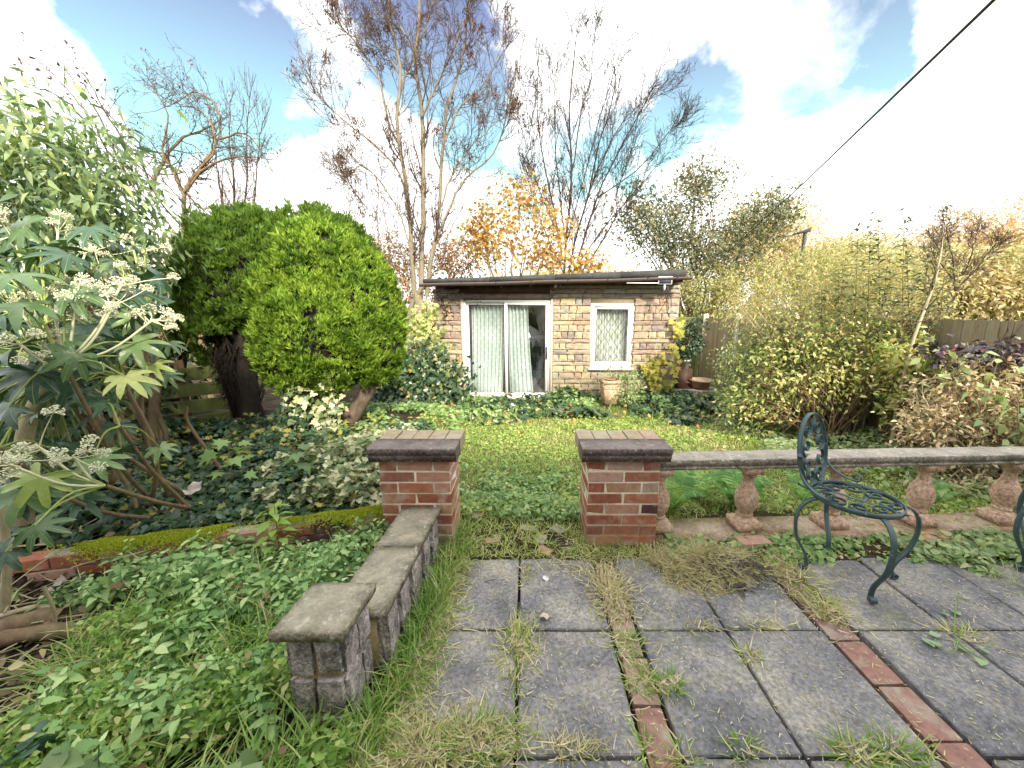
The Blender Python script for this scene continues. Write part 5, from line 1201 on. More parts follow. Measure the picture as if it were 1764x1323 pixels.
# leaning pale sapling
q = resample([P(1535, 770, 4.3), P(1548, 690, 4.3), P(1572, 590, 4.3), P(1605, 500, 4.35), P(1620, 440, 4.4), P(1625, 390, 4.4)], 20)
t = thing('sapling', 'slender leaning sapling with smooth pale bark in the right bed', 'sapling', q[0]-[0, 0, .1])
MB().tubes(q[None], np.linspace(.024, .006, 20)[None], 7).build('trunk', M_pale, t, True)
P1, R1 = kids(q[None], np.linspace(.024, .006, 20)[None], 16, .4, 1, .5, .6, .1, .12, 7, .5, .003); P2, R2 = kids(P1, R1, 4, .2, 1, .22, .6, .1, .12, 5, .6, .0025); tag(MB().tubes(P1, R1, 3).tubes(P2, R2, 3).build('twigs', M_dtwig, t), kind='stuff')
for k_, (a_, b_) in enumerate([((1570, 560), (1660, 490)), ((1640, 650), (1700, 520)), ((1700, 620), (1764, 500))]):
    q = resample([P(*a_, 4.0), P((a_[0]+b_[0])/2, (a_[1]+b_[1])/2+15, 4.0), P(*b_, 4.1)], 12)
    tt_ = thing('dry_sapling', ['thin arching bare stem in front of the long fence, leftmost', 'thin arching bare stem in front of the long fence, middle one', 'thin arching bare stem in front of the long fence, rightmost'][k_], 'stem', q[0]); m_ = MB().tubes(q[None], np.linspace(.007, .002, 12)[None], 4); a1, r1 = kids(q[None], np.linspace(.007, .002, 12)[None], 8, .2, 1, .3, .6, .1, .1, 6, .6, .002); m_.tubes(a1, r1, 3).build('stem', M_twig, tt_)

# big pale rosette left of hydrangea (bergenia) and ferns
M_berg = leafmat('thick_pale_leaf', [(0, (.14, .24, .12)), (.6, (.25, .36, .20)), (1, (.38, .44, .26))], .35, .2, .5, .1)
def rosette(label, c, n, sz, m, tm, cat='plant', name='rosette_plant', up=.7):
    t = thing(name, label, cat, c); lm = [mesh('leaf', tm_[0]*1.0, T=tm_[1], mat=m) for tm_ in tm]
    for k_ in range(n):
        a_ = 2*pi*k_/n+random.uniform(-.3, .3); e = random.uniform(.3, 1.2)*up; s_ = sz*random.uniform(.7, 1.15)
        link('leaf', random.choice(lm), t, loc=np.array(c)+[.02*cos(a_), .02*sin(a_), .02+.02*random.random()], rot=mathutils.Euler((e, random.uniform(-.2, .2), a_-pi/2), 'XYZ'), scale=(s_, s_, s_))
    return t
g = P(1560, 775, 3.3); rosette('pale broad leaved plant just behind the balustrade rail right of the chair', g-[0, 0, .12], 11, .13, M_berg, ROUND)
g = G(1128, 865, -.08); rosette('broad leaved weed beside the right pillar base', (1.25, 2.72, -.08), 7, .13, M_lush, ROUND)
M_fern = leafmat('fern_frond', [(0, (.07, .16, .045)), (.5, (.13, .25, .075)), (1, (.25, .37, .13))], .55, .35, .3, .3, gain=1.5)
def frond_mesh(L=1., n=22):
    V = []; T = []
    ts = np.linspace(0, 1, n); ys = np.sin(ts*1.1)/1.1*1.0; zs = .55*np.sin(ts*2.2)*.6-ts**2*.25
    for i in range(1, n):
        c = np.array([0, ys[i], zs[i]]); w_ = .24*np.sin(pi*min(1, ts[i]*.95+.08))**.8*(1-ts[i]*.35)
        for s_ in (-1, 1):
            k_ = len(V); tip = c+np.array([s_*w_, .05+.03*random.random(), -.03]); V += [c-[0, .016, 0], c+[0, .016, 0], c*.5+tip*.5+[0, .022, .01], c*.5+tip*.5-[0, .018, -.01], tip]; T += [[k_, k_+1, k_+2], [k_, k_+2, k_+3], [k_+3, k_+2, k_+4]]
    for i in range(n-1):
        k_ = len(V); a_, b_ = np.array([0, ys[i], zs[i]]), np.array([0, ys[i+1], zs[i+1]]); V += [a_+[.006, 0, 0], a_-[.006, 0, 0], b_+[.005, 0, 0], b_-[.005, 0, 0]]; T += [[k_, k_+1, k_+2], [k_+1, k_+3, k_+2]]
    return mesh('frond', V, T=T, mat=M_fern)
fms = [frond_mesh() for _ in range(3)]
for (x, y, n, s_, lab) in [(1.15, 2.78, 11, .42, 'green fern between the pillar and the second baluster'), (1.75, 2.95, 12, .42, 'large arching fern behind the second and third balusters'), (1.45, 3.1, 9, .45, 'fern rising just behind the rail beside the right pillar'), (2.35, 3.0, 8, .30, 'small fern behind the chair'), (3.5, 3.0, 6, .28, 'small fern low behind the far end of the balustrade')]:
    z = float(gz(x, y)); t = thing('fern', lab, 'fern', (x, y, z), 'ferns behind the balustrade')
    for k_ in range(n):
        a_ = 2*pi*k_/n+random.uniform(-.3, .3); q = s_*random.uniform(.75, 1.2); link('frond', random.choice(fms), t, loc=(x, y, z+.01), rot=(random.uniform(.3, .8), random.uniform(-.2, .2), a_), scale=(q, q, q))

# dark shrub in the small pot, sprigs in planter
p = SMALLPOT
leafy('potted_shrub', 'dark green bushy shrub growing in the small pale pot', 'shrub', [(p[0]+.05, p[1], p[2]+.62, .36, .3, .32), (p[0]+.2, p[1], p[2]+.95, .22, .2, .22), (p[0], p[1], p[2]+.4, .28, .25, .2)], leafmat('dark_shrub_leaf', [(0, (.015, .035, .02)), (.7, (.04, .075, .04)), (1, (.08, .12, .06))], .4, .15), L4, 2400, 150, .05, .07, M_brown, .012, base=(p[0], p[1], p[2]+.19), extra=3)
c = P(1049, 694, 7.25)
leafy('trailing_plant', 'grey green trailing plant spilling from the square clay planter', 'plant', [(c[0]+.12, c[1], c[2]+.60, .34, .2, .14), (c[0]+.42, c[1]-.05, c[2]+.42, .22, .2, .26), (c[0]+.35, c[1]-.05, c[2]+.15, .25, .2, .2)], M_bgreen, L4, 1000, 90, .04, .055, M_brown, .006, base=(c[0], c[1], c[2]+.46), extra=3)

# ================================================================== climbers on the shed
M_vine = leafmat('yellow_vine_leaf', [(0, (.22, .26, .06)), (.5, (.48, .46, .10)), (1, (.62, .50, .16))], .55, .4, .3, .3)
def climber(name, label, lines, m, n, lsz, tm, Y, spread=.1, bark=None):
    ls = np.array([resample(pxline(l, Y), 12) for l in lines]); t = thing(name, label, 'climber', ls[0, 0]); MB().tubes(ls, np.full(ls.shape[:2], .006), 4).build('stems', bark or M_brown, t)
    i = rng.integers(0, len(ls), n); k_ = rng.uniform(0, 10.99, n); kk = k_.astype(int); f = (k_-kk)[:, None]; p = ls[i, kk]*(1-f)+ls[i, kk+1]*f+rng.normal(0, 1, (n, 3))*[spread, spread*.6, spread]
    mb = MB(); sc_add(mb, tm, p, nrm(rdir(n)*.6+[0, -.3, -.6]), nrm(rdir(n)*.5+[0, -1, .4]), rng.uniform(.6, 1.25, n)*lsz); tag(mb.build('leaves', m, t), kind='stuff'); return t
climber('vine', 'vine with pale yellow leaves on the right corner of the shed wall', [[(1150, 690), (1160, 640), (1165, 580), (1168, 545)], [(1150, 690), (1130, 650), (1140, 610)], [(1150, 690), (1120, 640), (1115, 630)]], M_vine, 190, .11, MAPLE, 7.85, .07)
climber('vine', 'yellow green vine on the left corner of the shed and its fence', [[(725, 680), (735, 620), (728, 560), (735, 530)], [(720, 680), (700, 600), (712, 550)], [(735, 680), (750, 620), (745, 570)]], M_shrub, 600, .10, MAPLE, 7.8, .13)
climber('ivy', 'dark ivy bank climbing the fence left of the shed', [[(700, 710), (690, 650), (700, 610)], [(720, 710), (740, 650), (740, 600)], [(670, 720), (665, 670), (680, 640)], [(745, 700), (770, 665), (790, 650)]], M_ivy, 2600, .085, IV, 7.3, .2)
climber('dead_creeper', 'blackened dead creeper under the left end of the gutter', [[(750, 505), (765, 512), (800, 515)], [(752, 500), (765, 525), (770, 545)], [(750, 510), (790, 508), (830, 512)]], M_cypin, 160, .06, L2, 7.7, .05, M_cypin)
climber('ivy', 'trail of white edged ivy climbing the trunk of the front cypress', [[(560, 800), (565, 740), (572, 700), (560, 660), (540, 640)], [(575, 800), (560, 760), (550, 700)], [(540, 790), (515, 700), (520, 665)]], M_vary, 420, .075, IV, 4.05, .07)
climber('ivy', 'green ivy round the foot of the cypress trunks', [[(500, 800), (495, 740), (500, 700)], [(520, 800), (540, 745), (520, 710)]], M_ivy, 420, .075, IV, 4.1, .09)
# ================================================================== ground cover
def area(n, x0, x1, y0, y1, cond=None):
    x = rng.uniform(x0, x1, n); y = rng.uniform(y0, y1, n)
    if cond is not None: k = cond(x, y); x, y = x[k], y[k]
    return x, y
def blades(name, x, y, m, L0, L1, tm, lean=.35, label=None, cat=None, z=None, wmul=1., group=None, lay=0.):
    n = len(x); z = gz(x, y) if z is None else np.broadcast_to(z, (n,)); p = np.stack([x, y, z-.004], -1)
    h = nrm(rng.normal(0, 1, (n, 3))*[1, 1, .01]); ax = nrm(h*np.abs(rng.normal(lean, lean*.5, n))[:, None]*(1+lay)+[0, 0, 1.-lay*.8]); nor = -h+rdir(n)*.2
    L = rng.uniform(L0, L1, n); sc = np.stack([L*wmul, L, L], -1)
    mb = MB(); sc_add(mb, tm, p, ax, -nor, sc); return tag(mb.build(name, m), label, cat, group, 'stuff')
HEART = [fan([(0, 0), (.22, -.12), (.42, .02), (.46, .28), (.34, .58), (.16, .82), (0, 1), (-.16, .82), (-.34, .58), (-.46, .28), (-.42, .02), (-.22, -.12)], (0, .12), dr, fo) for dr, fo in ((.25, .12), (.4, .25), (.1, .05))]
def plants(name, x, y, m, sz, tm, label, cat, h, lv):
    """stems with opposite pairs of leaves, larger below, small at the tip"""
    n = len(x); z = gz(x, y); psz = rng.uniform(.55, 1.45, n); hh = h(x, y)*rng.uniform(.5, 1.2, n); lean = rng.normal(0, .22, (n, 2)); a0 = rng.uniform(0, pi, n); Pp, A, Nn, Sz = [], [], [], []
    for k_ in range(lv):
        f = .25+.75*(k_+1)/lv
        for s_ in (0, 1):
            a_ = a0+k_*pi/2+s_*pi+rng.normal(0, .2, n); o = np.stack([np.cos(a_), np.sin(a_), rng.normal(-.15, .25, n)+.45*(f > .95)], -1)
            Pp.append(np.stack([x+lean[:, 0]*hh*f, y+lean[:, 1]*hh*f, z+hh*f], -1)+o*.008); A.append(o); Nn.append(np.stack([-.1*np.cos(a_)+rng.normal(0, .25, n), -.1*np.sin(a_)+rng.normal(0, .25, n)-.15, np.ones(n)], -1)); Sz.append(sz*(1.15-.65*f)*rng.uniform(.7, 1.3, n)*psz*1.1*(1.2 if k_ else .9))
    mb = MB(); sc_add(mb, tm, np.concatenate(Pp), nrm(np.concatenate(A)), np.concatenate(Nn), np.concatenate(Sz))
    ln = np.stack([np.stack([x, y, z-.01], -1), np.stack([x+lean[:, 0]*hh, y+lean[:, 1]*hh, z+hh], -1)], 1); mb.tubes(ln, np.full((n, 2), .0018), 3)
    return tag(mb.build(name, m), label, cat, None, 'stuff')
def cover(name, x, y, m, sz, tm, label, cat, h=lambda x, y: .05, flat=.45, z=None, stalk=True):
    n = len(x); zz = gz(x, y) if z is None else z; hh = h(x, y)*rng.uniform(.25, 1.0, n)
    p = np.stack([x, y, zz+hh], -1); nor = nrm(rdir(n)*flat+UP+np.array([[0, -.25, 0]])); ax = nrm(rdir(n)*[1, 1, .35]+[0, 0, -.12])
    mb = MB(); sc_add(mb, tm, p, ax, nor, rng.uniform(sz*.55, sz*1.25, n)); return tag(mb.build(name, m), label, cat, None, 'stuff')
inlawn = lambda x, y: (y > 2.72+.1*wob(x, y, 3)) & (x > -1.15-.35*(y-3)/3) & (x < 5)
# lawn
x, y = area(62000, -1.7, 4.6, 2.6, 6.4, lambda x, y: inlawn(x, y) & (wob(x, y, 1.3, 5) > -.75) & (rng.uniform(0, 1, len(x)) < np.where((y < 3.4) & (x < .7), .75, 1)))
blades('lawn_grass', x, y, M_grass, .03, .075, BLS, .9, 'short yellow green lawn between the terrace and the shed', 'grass')
x, y = area(20000, -1.6, 4.6, 2.6, 6.5, lambda x, y: inlawn(x, y) & (wob(x, y, 2.1, 9) > -.15))
cover('lawn_weed', x, y, leafmat('lawn_clover', [(0, (.12, .2, .04)), (.5, (.22, .31, .075)), (1, (.36, .42, .14))], .5, .35, .3, .5, 1.4, gain=1.3), .035, ROUND, 'small leaved weeds spread through the lawn', 'weeds', lambda x, y: .06)
x, y = area(7000, -.9, .6, 2.55, 3.9, lambda x, y: (wob(x, y, 2.6, 4)+.5 > np.hypot((x-.15)/.65, (y-3.05)/.7)-.1) | (rng.uniform(0, 1, len(x)) < .06))
k = (y > 2.62)
cover('gateway_weed', x[k], y[k], M_weed, .045, L4+NET, 'green broad leaved weeds in the opening between the pillars', 'weeds', lambda x, y: .09)
# threshold between the pillars: stones, straw and weeds
x, y = area(6500, -.62, 1.2, 2.2, 3.0, lambda x, y: wob(x, y, 5, 2) > -.5)
blades('threshold_grass', x, y, M_grass, .04, .10, BL, 1.0, 'pale grass and weeds across the threshold of the patio', 'grass')
x, y = area(4200, -.6, 1.0, 2.08, 2.75, lambda x, y: wob(x, y, 4, 6) > -.2)
blades('threshold_straw', x, y, M_straw, .04, .10, BL, 1.8, 'dry cut straw scattered on the threshold', 'straw', z=.0, wmul=.9, lay=.7)
M_rub = [brick_mat('broken_brick', [(0, (.40, .22, .16)), (.5, (.34, .25, .2)), (.8, (.3, .27, .24))], (.36, .30, .24), .7, .3)]
t = thing('rubble_path', 'broken brick and stone pieces trodden into the opening', 'rubble', (0, 2.5, 0))
rb_ = [block_mesh('stone', M_rub[0], (1, 1, 1), 0, .06, i+70, cuts=1, bump=.1) for i in range(3)]
for i in range(9):
    x_, y_ = random.uniform(-.42, .38), random.uniform(2.27, 3.1); piece('stone', random.choice(rb_), t, (x_, y_, float(gz(x_, y_))-.008), (random.uniform(.06, .12), random.uniform(.05, .08), .03), random.uniform(0, 3), .08)
# ivy and weeds in front of the shed
PLX, PLY = P(1049, 694, 7.25)[0], 6.95
edge = lambda x: 6.35+.22*np.sin(x*1.9)+.12*np.sin(x*4.3)
x, y = area(26000, -2.9, 4.9, 5.6, 8.0, lambda x, y: (np.hypot(x-PLX, (y-PLY)*.55) > .34) & (y > edge(x)+.2*wob(x, y, 2)) & ~((x > -.3) & (x < .45) & (y > 7.55)) & (wob(x, y, 1.1, 2) > -.6))
cover('ivy_bank', x, y, M_ivy, .085, IV, 'dark ivy bank spreading along the foot of the shed', 'ivy', lambda x, y: np.clip(.10+.18*wob(x, y, 1.4, 1)+.14*np.clip((y-7.2)*1.5, 0, 1)*(np.abs(x-.1) > .5)*np.clip(np.sin(x*2.3+.5)+.5, 0, 1), .04, .55), .8)
x, y = area(9000, -2.9, 4.9, 5.8, 8.0, lambda x, y: (np.hypot(x-PLX, (y-PLY)*.55) > .36) & (y > edge(x)+.1) & (wob(x, y, 2.2, 7) > .05) & ~((x > -.3) & (x < .45) & (y > 7.6)))
cover('mixed_weed', x, y, M_weed, .085, NET+L4, 'mixed green weeds growing through the ivy by the shed', 'weeds', lambda x, y: .14+.22*np.clip(wob(x, y, 2, 3), 0, 1), .7)
x, y = area(7000, -2.6, 4.8, 5.6, 7.9, lambda x, y: (wob(x, y, 2.7, 8) > .25) & (y > edge(x)-.3))
blades('long_grass', x, y, M_lush, .12, .28, BL, .6, 'longer green grass tufts between lawn and shed', 'grass', wmul=.5)
x, y = area(110, -2.4, 4.7, 5.2, 7.8); cover('fallen_leaf', x, y, M_orange, .06, MAPLE, 'scattered orange and brown fallen leaves on the ivy', 'fallen leaves', lambda x, y: .22, .6)
# right bed ground
x, y = area(7000, 2.6, 5.0, 3.0, 6.6, lambda x, y: (wob(x, y, 1.7, 11) > -.3) & (x > 2.4+.5*(y-3)/2))
cover('bed_weed', x, y, M_bgreen, .06, NET+L4, 'pale green weeds covering the right bed', 'weeds', lambda x, y: .18+.1*wob(x, y, 2))
x, y = area(2200, 2.3, 4.6, 3.8, 6.2, lambda x, y: wob(x, y, 2, 14) > -.1); cover('leaf_litter', x, y, M_dry, .06, L4, 'brown fallen leaves under the shrubs', 'fallen leaves', lambda x, y: .04, .4)
# strip in front of the balustrade and right patio corner
x, y = area(3600, .95, 3.9, 2.16, 2.44, lambda x, y: (wob(x, y, 4, 3) > -.45)); cover('plinth_weed', x, y, M_weed, .045, NET+ROUND, 'small weeds growing along the foot of the balustrade', 'weeds', lambda x, y: .06+.04*wob(x, y, 3), z=-.03)
x, y = area(4200, 2.3, 3.9, 1.7, 2.45, lambda x, y: (wob(x, y, 3, 8)+(x-3.0)*.9+(y-2.1)*1.2 > 0)); cover('corner_weed', x, y, M_bgreen, .055, NET+L4, 'weeds spreading over the right corner of the patio', 'weeds', lambda x, y: .05+.06*np.clip(wob(x, y, 3), 0, 1), z=-.01)
x, y = area(1500, 2.2, 3.8, 1.6, 2.4, lambda x, y: wob(x, y, 3, 1)+(x-3)*.8+(y-2.1) > 0); blades('corner_grass', x, y, M_grass, .05, .14, BL, 1.0, 'pale grass in the right corner of the patio', 'grass', z=-.01, wmul=.6)
x, y = area(2200, 1.0, 3.7, 2.18, 2.5); cover('plinth_litter', x, y, M_dry, .045, L4, 'dead leaves against the plinth', 'fallen leaves', lambda x, y: .02, .4, z=-.02)
x, y = area(420, 1.85, 2.7, 2.22, 2.46); cover('chickweed', x, y, M_lush, .03, L4, 'small bright weeds behind the chair legs', 'weeds', lambda x, y: .05, z=-.03)
# straw heap right of the pillar
n = 5200; a_ = rng.uniform(0, 2*pi, n); r_ = rng.uniform(0, 1, n)**.6*(1+.25*np.sin(a_*3+1)); hx, hy = 1.12+.40*r_*np.cos(a_), 2.14+.22*r_*np.sin(a_)
hz = .085*(1-r_**1.5)*(1+.4*np.sin(hx*23)*np.sin(hy*31)); mb = MB()
sc_add(mb, BL, np.stack([hx, hy, hz*rng.uniform(.3, 1, n)], -1), nrm(rdir(n)*[1, 1, .22]+[.35, -.25, .0]), rdir(n), np.stack([np.full(n, .06), rng.uniform(.05, .13, n), rng.uniform(.05, .13, n)], -1)); tag(mb.build('straw_heap', M_straw), 'heap of dead pulled weeds and straw at the foot of the right pillar', 'straw heap', None, 'stuff')
n = 220; mb = MB(); a_ = rng.uniform(0, 2*pi, n); r_ = rng.uniform(0, 1, n)**.6; sc_add(mb, L4, np.stack([1.2+.32*r_*np.cos(a_), 2.1+.19*r_*np.sin(a_), .07*(1-r_)+.01], -1), nrm(rdir(n)*[1, 1, .2]), nrm(rdir(n)*.6+UP), rng.uniform(.03, .06, n)); tag(mb.build('dead_leaves', plain('blackened_leaf', (.035, .03, .028), .6, .4), None), 'blackened dead leaves mixed in the straw heap', 'dead leaves', None, 'stuff')
# tufts growing in the joints of the patio
def gtuft(label, x, y, n, r, L, m, lean=.7, dry=0, ry=None):
    t = thing('grass_tuft', label, 'grass tuft', (x, y, -.01), 'grass tufts in the patio joints'); ry = ry or r
    p = np.stack([x+rng.normal(0, r, n), y+rng.normal(0, ry, n), np.full(n, -.02)], -1); out_ = nrm((p-[x, y, -.02])*[1, 1, 0]+rng.normal(0, .02, (n, 3))*[1, 1, 0])
    ax = nrm(out_*np.abs(rng.normal(lean, .3, n))[:, None]+[0, 0, 1.]); LL = rng.uniform(L*.45, L*1.1, n); sc = np.stack([np.full(n, .105), LL, LL], -1)
    mb = MB(); sc_add(mb, BL, p, ax, out_+[0, 0, .1], sc); tag(mb.build('blades', m, t), kind='stuff')
    if dry:
        p = np.stack([x+rng.normal(0, r*1.5, dry), y+rng.normal(0, ry*1.5, dry), rng.uniform(0.0, .018, dry)], -1); LL = rng.uniform(.04, .10, dry); mb = MB(); sc_add(mb, BL, p, nrm(rdir(dry)*[1, 1, .15]), rdir(dry)+UP, np.stack([np.full(dry, .08), LL, LL], -1)); tag(mb.build('dry_blades', M_straw, t), kind='stuff')
def gp(px, py): g_ = G(px, py); return g_[0], g_[1]
for lab, px, py, n, r, L, m_, dry, ry in [
  ('tuft with straw where four left slabs meet', 893, 1110, 170, .035, .10, M_grass, 200, .06), ('thin green tuft lower in the left joint', 888, 1170, 45, .01, .07, M_lush, 10, .05),
  ('tuft on the left brick strip at its upper end', 1078, 1110, 90, .03, .09, M_lush, 50, .03), ('pale straw mat over the top of the left brick strip', 1050, 1020, 420, .05, .09, M_straw, 420, .09),
  ('tuft left of the left brick strip', 1100, 1175, 80, .025, .11, M_lush, 60, .03), ('tuft right of the left brick strip', 1150, 1180, 80, .02, .10, M_lush, 30, .02),
  ('wide tuft at the lower left corner of the patio', 820, 1275, 260, .07, .12, M_lush, 420, .035), ('ragged tuft left of that corner', 730, 1290, 160, .06, .11, M_grass, 260, .04),
  ('small tuft in the joint by the bottom edge', 985, 1292, 60, .05, .06, M_grass, 90, .015), ('tuft in the middle joint', 1292, 1130, 70, .016, .07, M_grass, 30, .02),
  ('tuft at the upper middle joint', 1205, 1078, 40, .03, .05, M_grass, 30, .012), ('long low tuft on the upper middle joint', 1310, 1080, 80, .06, .05, M_grass, 60, .012),
  ('tuft half way along the right brick strip', 1425, 1050, 130, .04, .09, M_grass, 150, .04), ('straw and grass on the top of the right brick strip', 1365, 990, 300, .06, .10, M_grass, 330, .11),
  ('tuft at the bottom edge left of centre joint', 1280, 1290, 60, .02, .09, M_lush, 20, .015), ('left blade tuft in the bottom joint', 1475, 1300, 90, .03, .12, M_lush, 50, .015), ('right blade tuft in the bottom joint', 1545, 1298, 100, .035, .12, M_lush, 50, .015),
  ('tuft beside the low wall pier at the bottom', 1178, 1310, 50, .02, .09, M_lush, 20, .02), ('tuft at the far right joint', 1650, 1090, 60, .03, .08, M_grass, 40, .03), ('tuft on the top left joint', 905, 990, 50, .012, .06, M_grass, 40, .04), ('tuft against the foot of the right brick strip', 1110, 1290, 60, .015, .08, M_lush, 15, .03)]:
    x_, y_ = gp(px, py); gtuft(lab, x_, y_, n, r, L, m_, dry=dry, ry=ry)
# band of grass along the low wall
n = 2700; y = rng.uniform(1.02, 2.5, n); x = -.545+.06*(y-1.4)/.9+np.abs(rng.normal(0, .05, n))-.02; x = np.where(y < 1.3, x-.06, x)
blades('wall_grass', x, y, M_lush, .07, .25, BL, .75, 'long green grass growing along the foot of the low stone wall', 'grass', z=-.04, wmul=.55)
n = 2600; y = rng.uniform(.95, 2.45, n); x = -.50+.05*(y-1.4)+np.abs(rng.normal(0, .06, n))
blades('wall_straw', x, y, M_straw, .04, .11, BL, 1.6, 'dry straw lying beside the low stone wall', 'straw', z=.005, wmul=.9, lay=.6)
x, y = area(2200, -.62, .05, .85, 1.09, lambda x, y: wob(x, y, 5, 3)-(x+.3)*1.3 > -.2); blades('corner_straw', x, y, M_straw, .04, .10, BL, 1.6, 'dry straw over the lower left corner of the patio', 'straw', z=.002, wmul=.9, lay=.6)
# straw bits strewn on slabs
n = 2600; x = rng.uniform(-.48, 3.2, n); y = rng.uniform(.9, 2.15, n); mb = MB(); LL = rng.uniform(.012, .05, n); sc_add(mb, BL, np.stack([x, y, np.full(n, .003)], -1), nrm(rdir(n)*[1, 1, .03]), rdir(n)*.3+UP, np.stack([np.full(n, .055), LL*.7, LL*.2], -1)); tag(mb.build('grass_clippings', M_straw), 'dry grass clippings strewn over the patio slabs', 'clippings', None, 'stuff')
# ------------------------------------------------------------------ left foreground bed
lb = lambda x, y: x < -.90-.02*(y < 1.5)
rwy = lambda x: 2.44+(x+.97)*(.47/1.78)-.07
x, y = area(1700, -3.2, -.66, .78, 2.5, lambda x, y: (x < -.90+.02*(y-1.2)) & (y < rwy(x)) & ((wob(x, y, 2.4, 1)+1.0+1.0*(x+1.75)+.5*(y-1.4) > -.1) & (rng.uniform(0, 1, len(x)) < np.clip((y-1.0)*2.2+.15, .12, 1)) & ((x > -1.75-.35*wob(x, y, 3, 4)) | (y > 1.75)) & (wob(x, y, 5.5, 12) > -.35)))
plants('nettle_bed', x, y, M_nettle, .052, [(v_*[.78, 1, 1], t_) for v_, t_ in NET], 'soft green nettles filling the left foreground bed', 'nettles', lambda x, y: np.clip(.20+.15*wob(x, y, 3.1, 2), .05, .42), 7)
x, y = area(260, -2.6, -.7, .75, 2.4); cover('dead_leaf_scatter', x, y, leafmat('tan_dead_leaf', [(0, (.16, .10, .05)), (.6, (.34, .25, .14)), (1, (.5, .44, .24))], .7, .2), .05, L4, 'dead tan leaves caught among the nettles', 'dead leaves', lambda x, y: .16, .9)
x, y = area(9500, -2.2, -.64, .70, 2.3, lambda x, y: (x < -.66-.24*(y > 1.15)) & (y < rwy(x)-.05) & (wob(x, y, 2.3, 6)+.5*(x+1.5) > -.1))
blades('bed_grass', x, y, M_lush, .12, .30, BL, .65, 'bright long grass in the left foreground bed', 'grass', wmul=.45)
x, y = area(15000, -2.1, -.62, .70, 1.6, lambda x, y: (x < -.64-.28*(y > 1.15)) & (wob(x, y, 4, 3) > -.1))
cover('low_weed', x, y, M_lush, .034, L4, 'bright small leaved weeds in the left foreground', 'weeds', lambda x, y: np.clip(.15+.10*wob(x, y, 5), .03, .3), .9)
x, y = area(90, -1.5, -.8, .72, .95); cover('bindweed', x, y, leafmat('heart_leaf', [(0, (.12, .2, .08)), (.7, (.24, .33, .14)), (.9, (.34, .38, .18)), (1, (.55, .48, .2))], .5, .3), .08, HEART, 'larger heart shaped pale leaves in the bottom left foreground', 'leaves', lambda x, y: .24, .6)
x, y = area(260, -2.6, -1.5, .75, 1.05); cover('dark_leaf_patch', x, y, M_ivyb, .06, HEART, 'dark green rounded leaves in the bottom left corner', 'leaves', lambda x, y: .2, .6)
# litter and sticks on bare soil at far left
x, y = area(4200, -3.8, -1.4, .8, 2.4); cover('leaf_litter', x, y, leafmat('rotting_leaf', [(0, (.03, .02, .015)), (.6, (.10, .065, .04)), (1, (.24, .18, .12))], .8, .1), .06, L4, 'rotting brown leaves on the bare soil under the left shrubs', 'leaf litter', lambda x, y: .025, .5)
n = 260; x = rng.uniform(-3.0, -1.4, n); y = rng.uniform(.9, 2.2, n); d_ = rdir(n)*[1, 1, .15]; p0 = np.stack([x, y, gz(x, y)+rng.uniform(.01, .08, n)], -1); L_ = rng.uniform(.1, .45, n)[:, None]
ln = np.stack([p0, p0+d_*L_*.5+rng.normal(0, .01, (n, 3)), p0+d_*L_], 1); tag(MB().tubes(ln, rng.uniform(.002, .006, n)[:, None].repeat(3, 1), 4).build('fallen_twigs', M_pale), 'pale broken twigs lying on the soil at the left', 'twigs', None, 'stuff')
for (a_, b_, r_, lab) in [((0, 1085), (110, 1065), .05, 'grey rotting log lying at the left edge'), ((-20, 1105), (160, 1085), .035, 'second thinner log in front of the grey log'), ((0, 1062), (90, 1045), .014, 'pale broken branch lying above the grey log')]:
    q0, q1 = G(*a_, .06), G(*b_, .05); q = resample([q0, (q0+q1)/2+[0, .01, .01], q1], 8); tt_ = tag(MB().tubes(q[None], np.full((1, 8), r_)*(1+.1*np.sin(np.arange(8)*2)), 8).build('log' if r_ > .02 else 'branch', M_brown if r_ > .02 else M_pale, None, True), lab, 'log' if r_ > .02 else 'branch')
q0 = G(75, 1010, .3); q1 = G(95, 1090, .02); tag(MB().tubes(resample([q0, (q0+q1)/2+[.02, 0, 0], q1], 8)[None], np.full((1, 8), .008), 5).build('stick', M_pale), 'pale upright stick in the left bed', 'stick')
# ------------------------------------------------------------------ raised bed behind the mossy wall
x, y = area(17000, -4.2, -.9, 2.1, 4.6, lambda x, y: (y > rwy(x)+.15) & (wob(x, y, 1.8, 5) > -.55))
cover('ivy_bed', x, y, M_ivy, .07, IV, 'dark ivy carpet over the raised left bed', 'ivy', lambda x, y: .09+.07*wob(x, y, 2.4), .75)
x, y = area(5000, -3.6, -1.0, 2.2, 4.4, lambda x, y: (y > rwy(x)+.1) & (wob(x, y, 2.9, 1) > .15))
cover('bramble_patch', x, y, M_ivyb, .06, ROUND+L4, 'blue green bramble leaves scattered in the raised bed', 'bramble', lambda x, y: .16+.08*wob(x, y, 4), .6)
x, y = area(7500, -2.2, -.9, 2.5, 4.3, lambda x, y: (y > rwy(x)+.12) & (wob(x*1.3, y, 2.2, 3)+1.3*(x+1.75)+.35 > 0))
cover('variegated_ivy', x, y, M_vary, .055, IV, 'cream edged variegated ivy spilling beside the left pillar', 'ivy', lambda x, y: .12+.12*np.clip(1-np.hypot(x+1.3, y-3.1)/1.0, 0, 1)*2+.04*wob(x, y, 6), .7)
x, y = area(230, -3.8, -1.2, 2.4, 4.6); cover('bed_fallen_leaf', x, y, M_vine, .06, MAPLE, 'yellow and brown fallen leaves on the raised left bed', 'fallen leaves', lambda x, y: .2, .5)
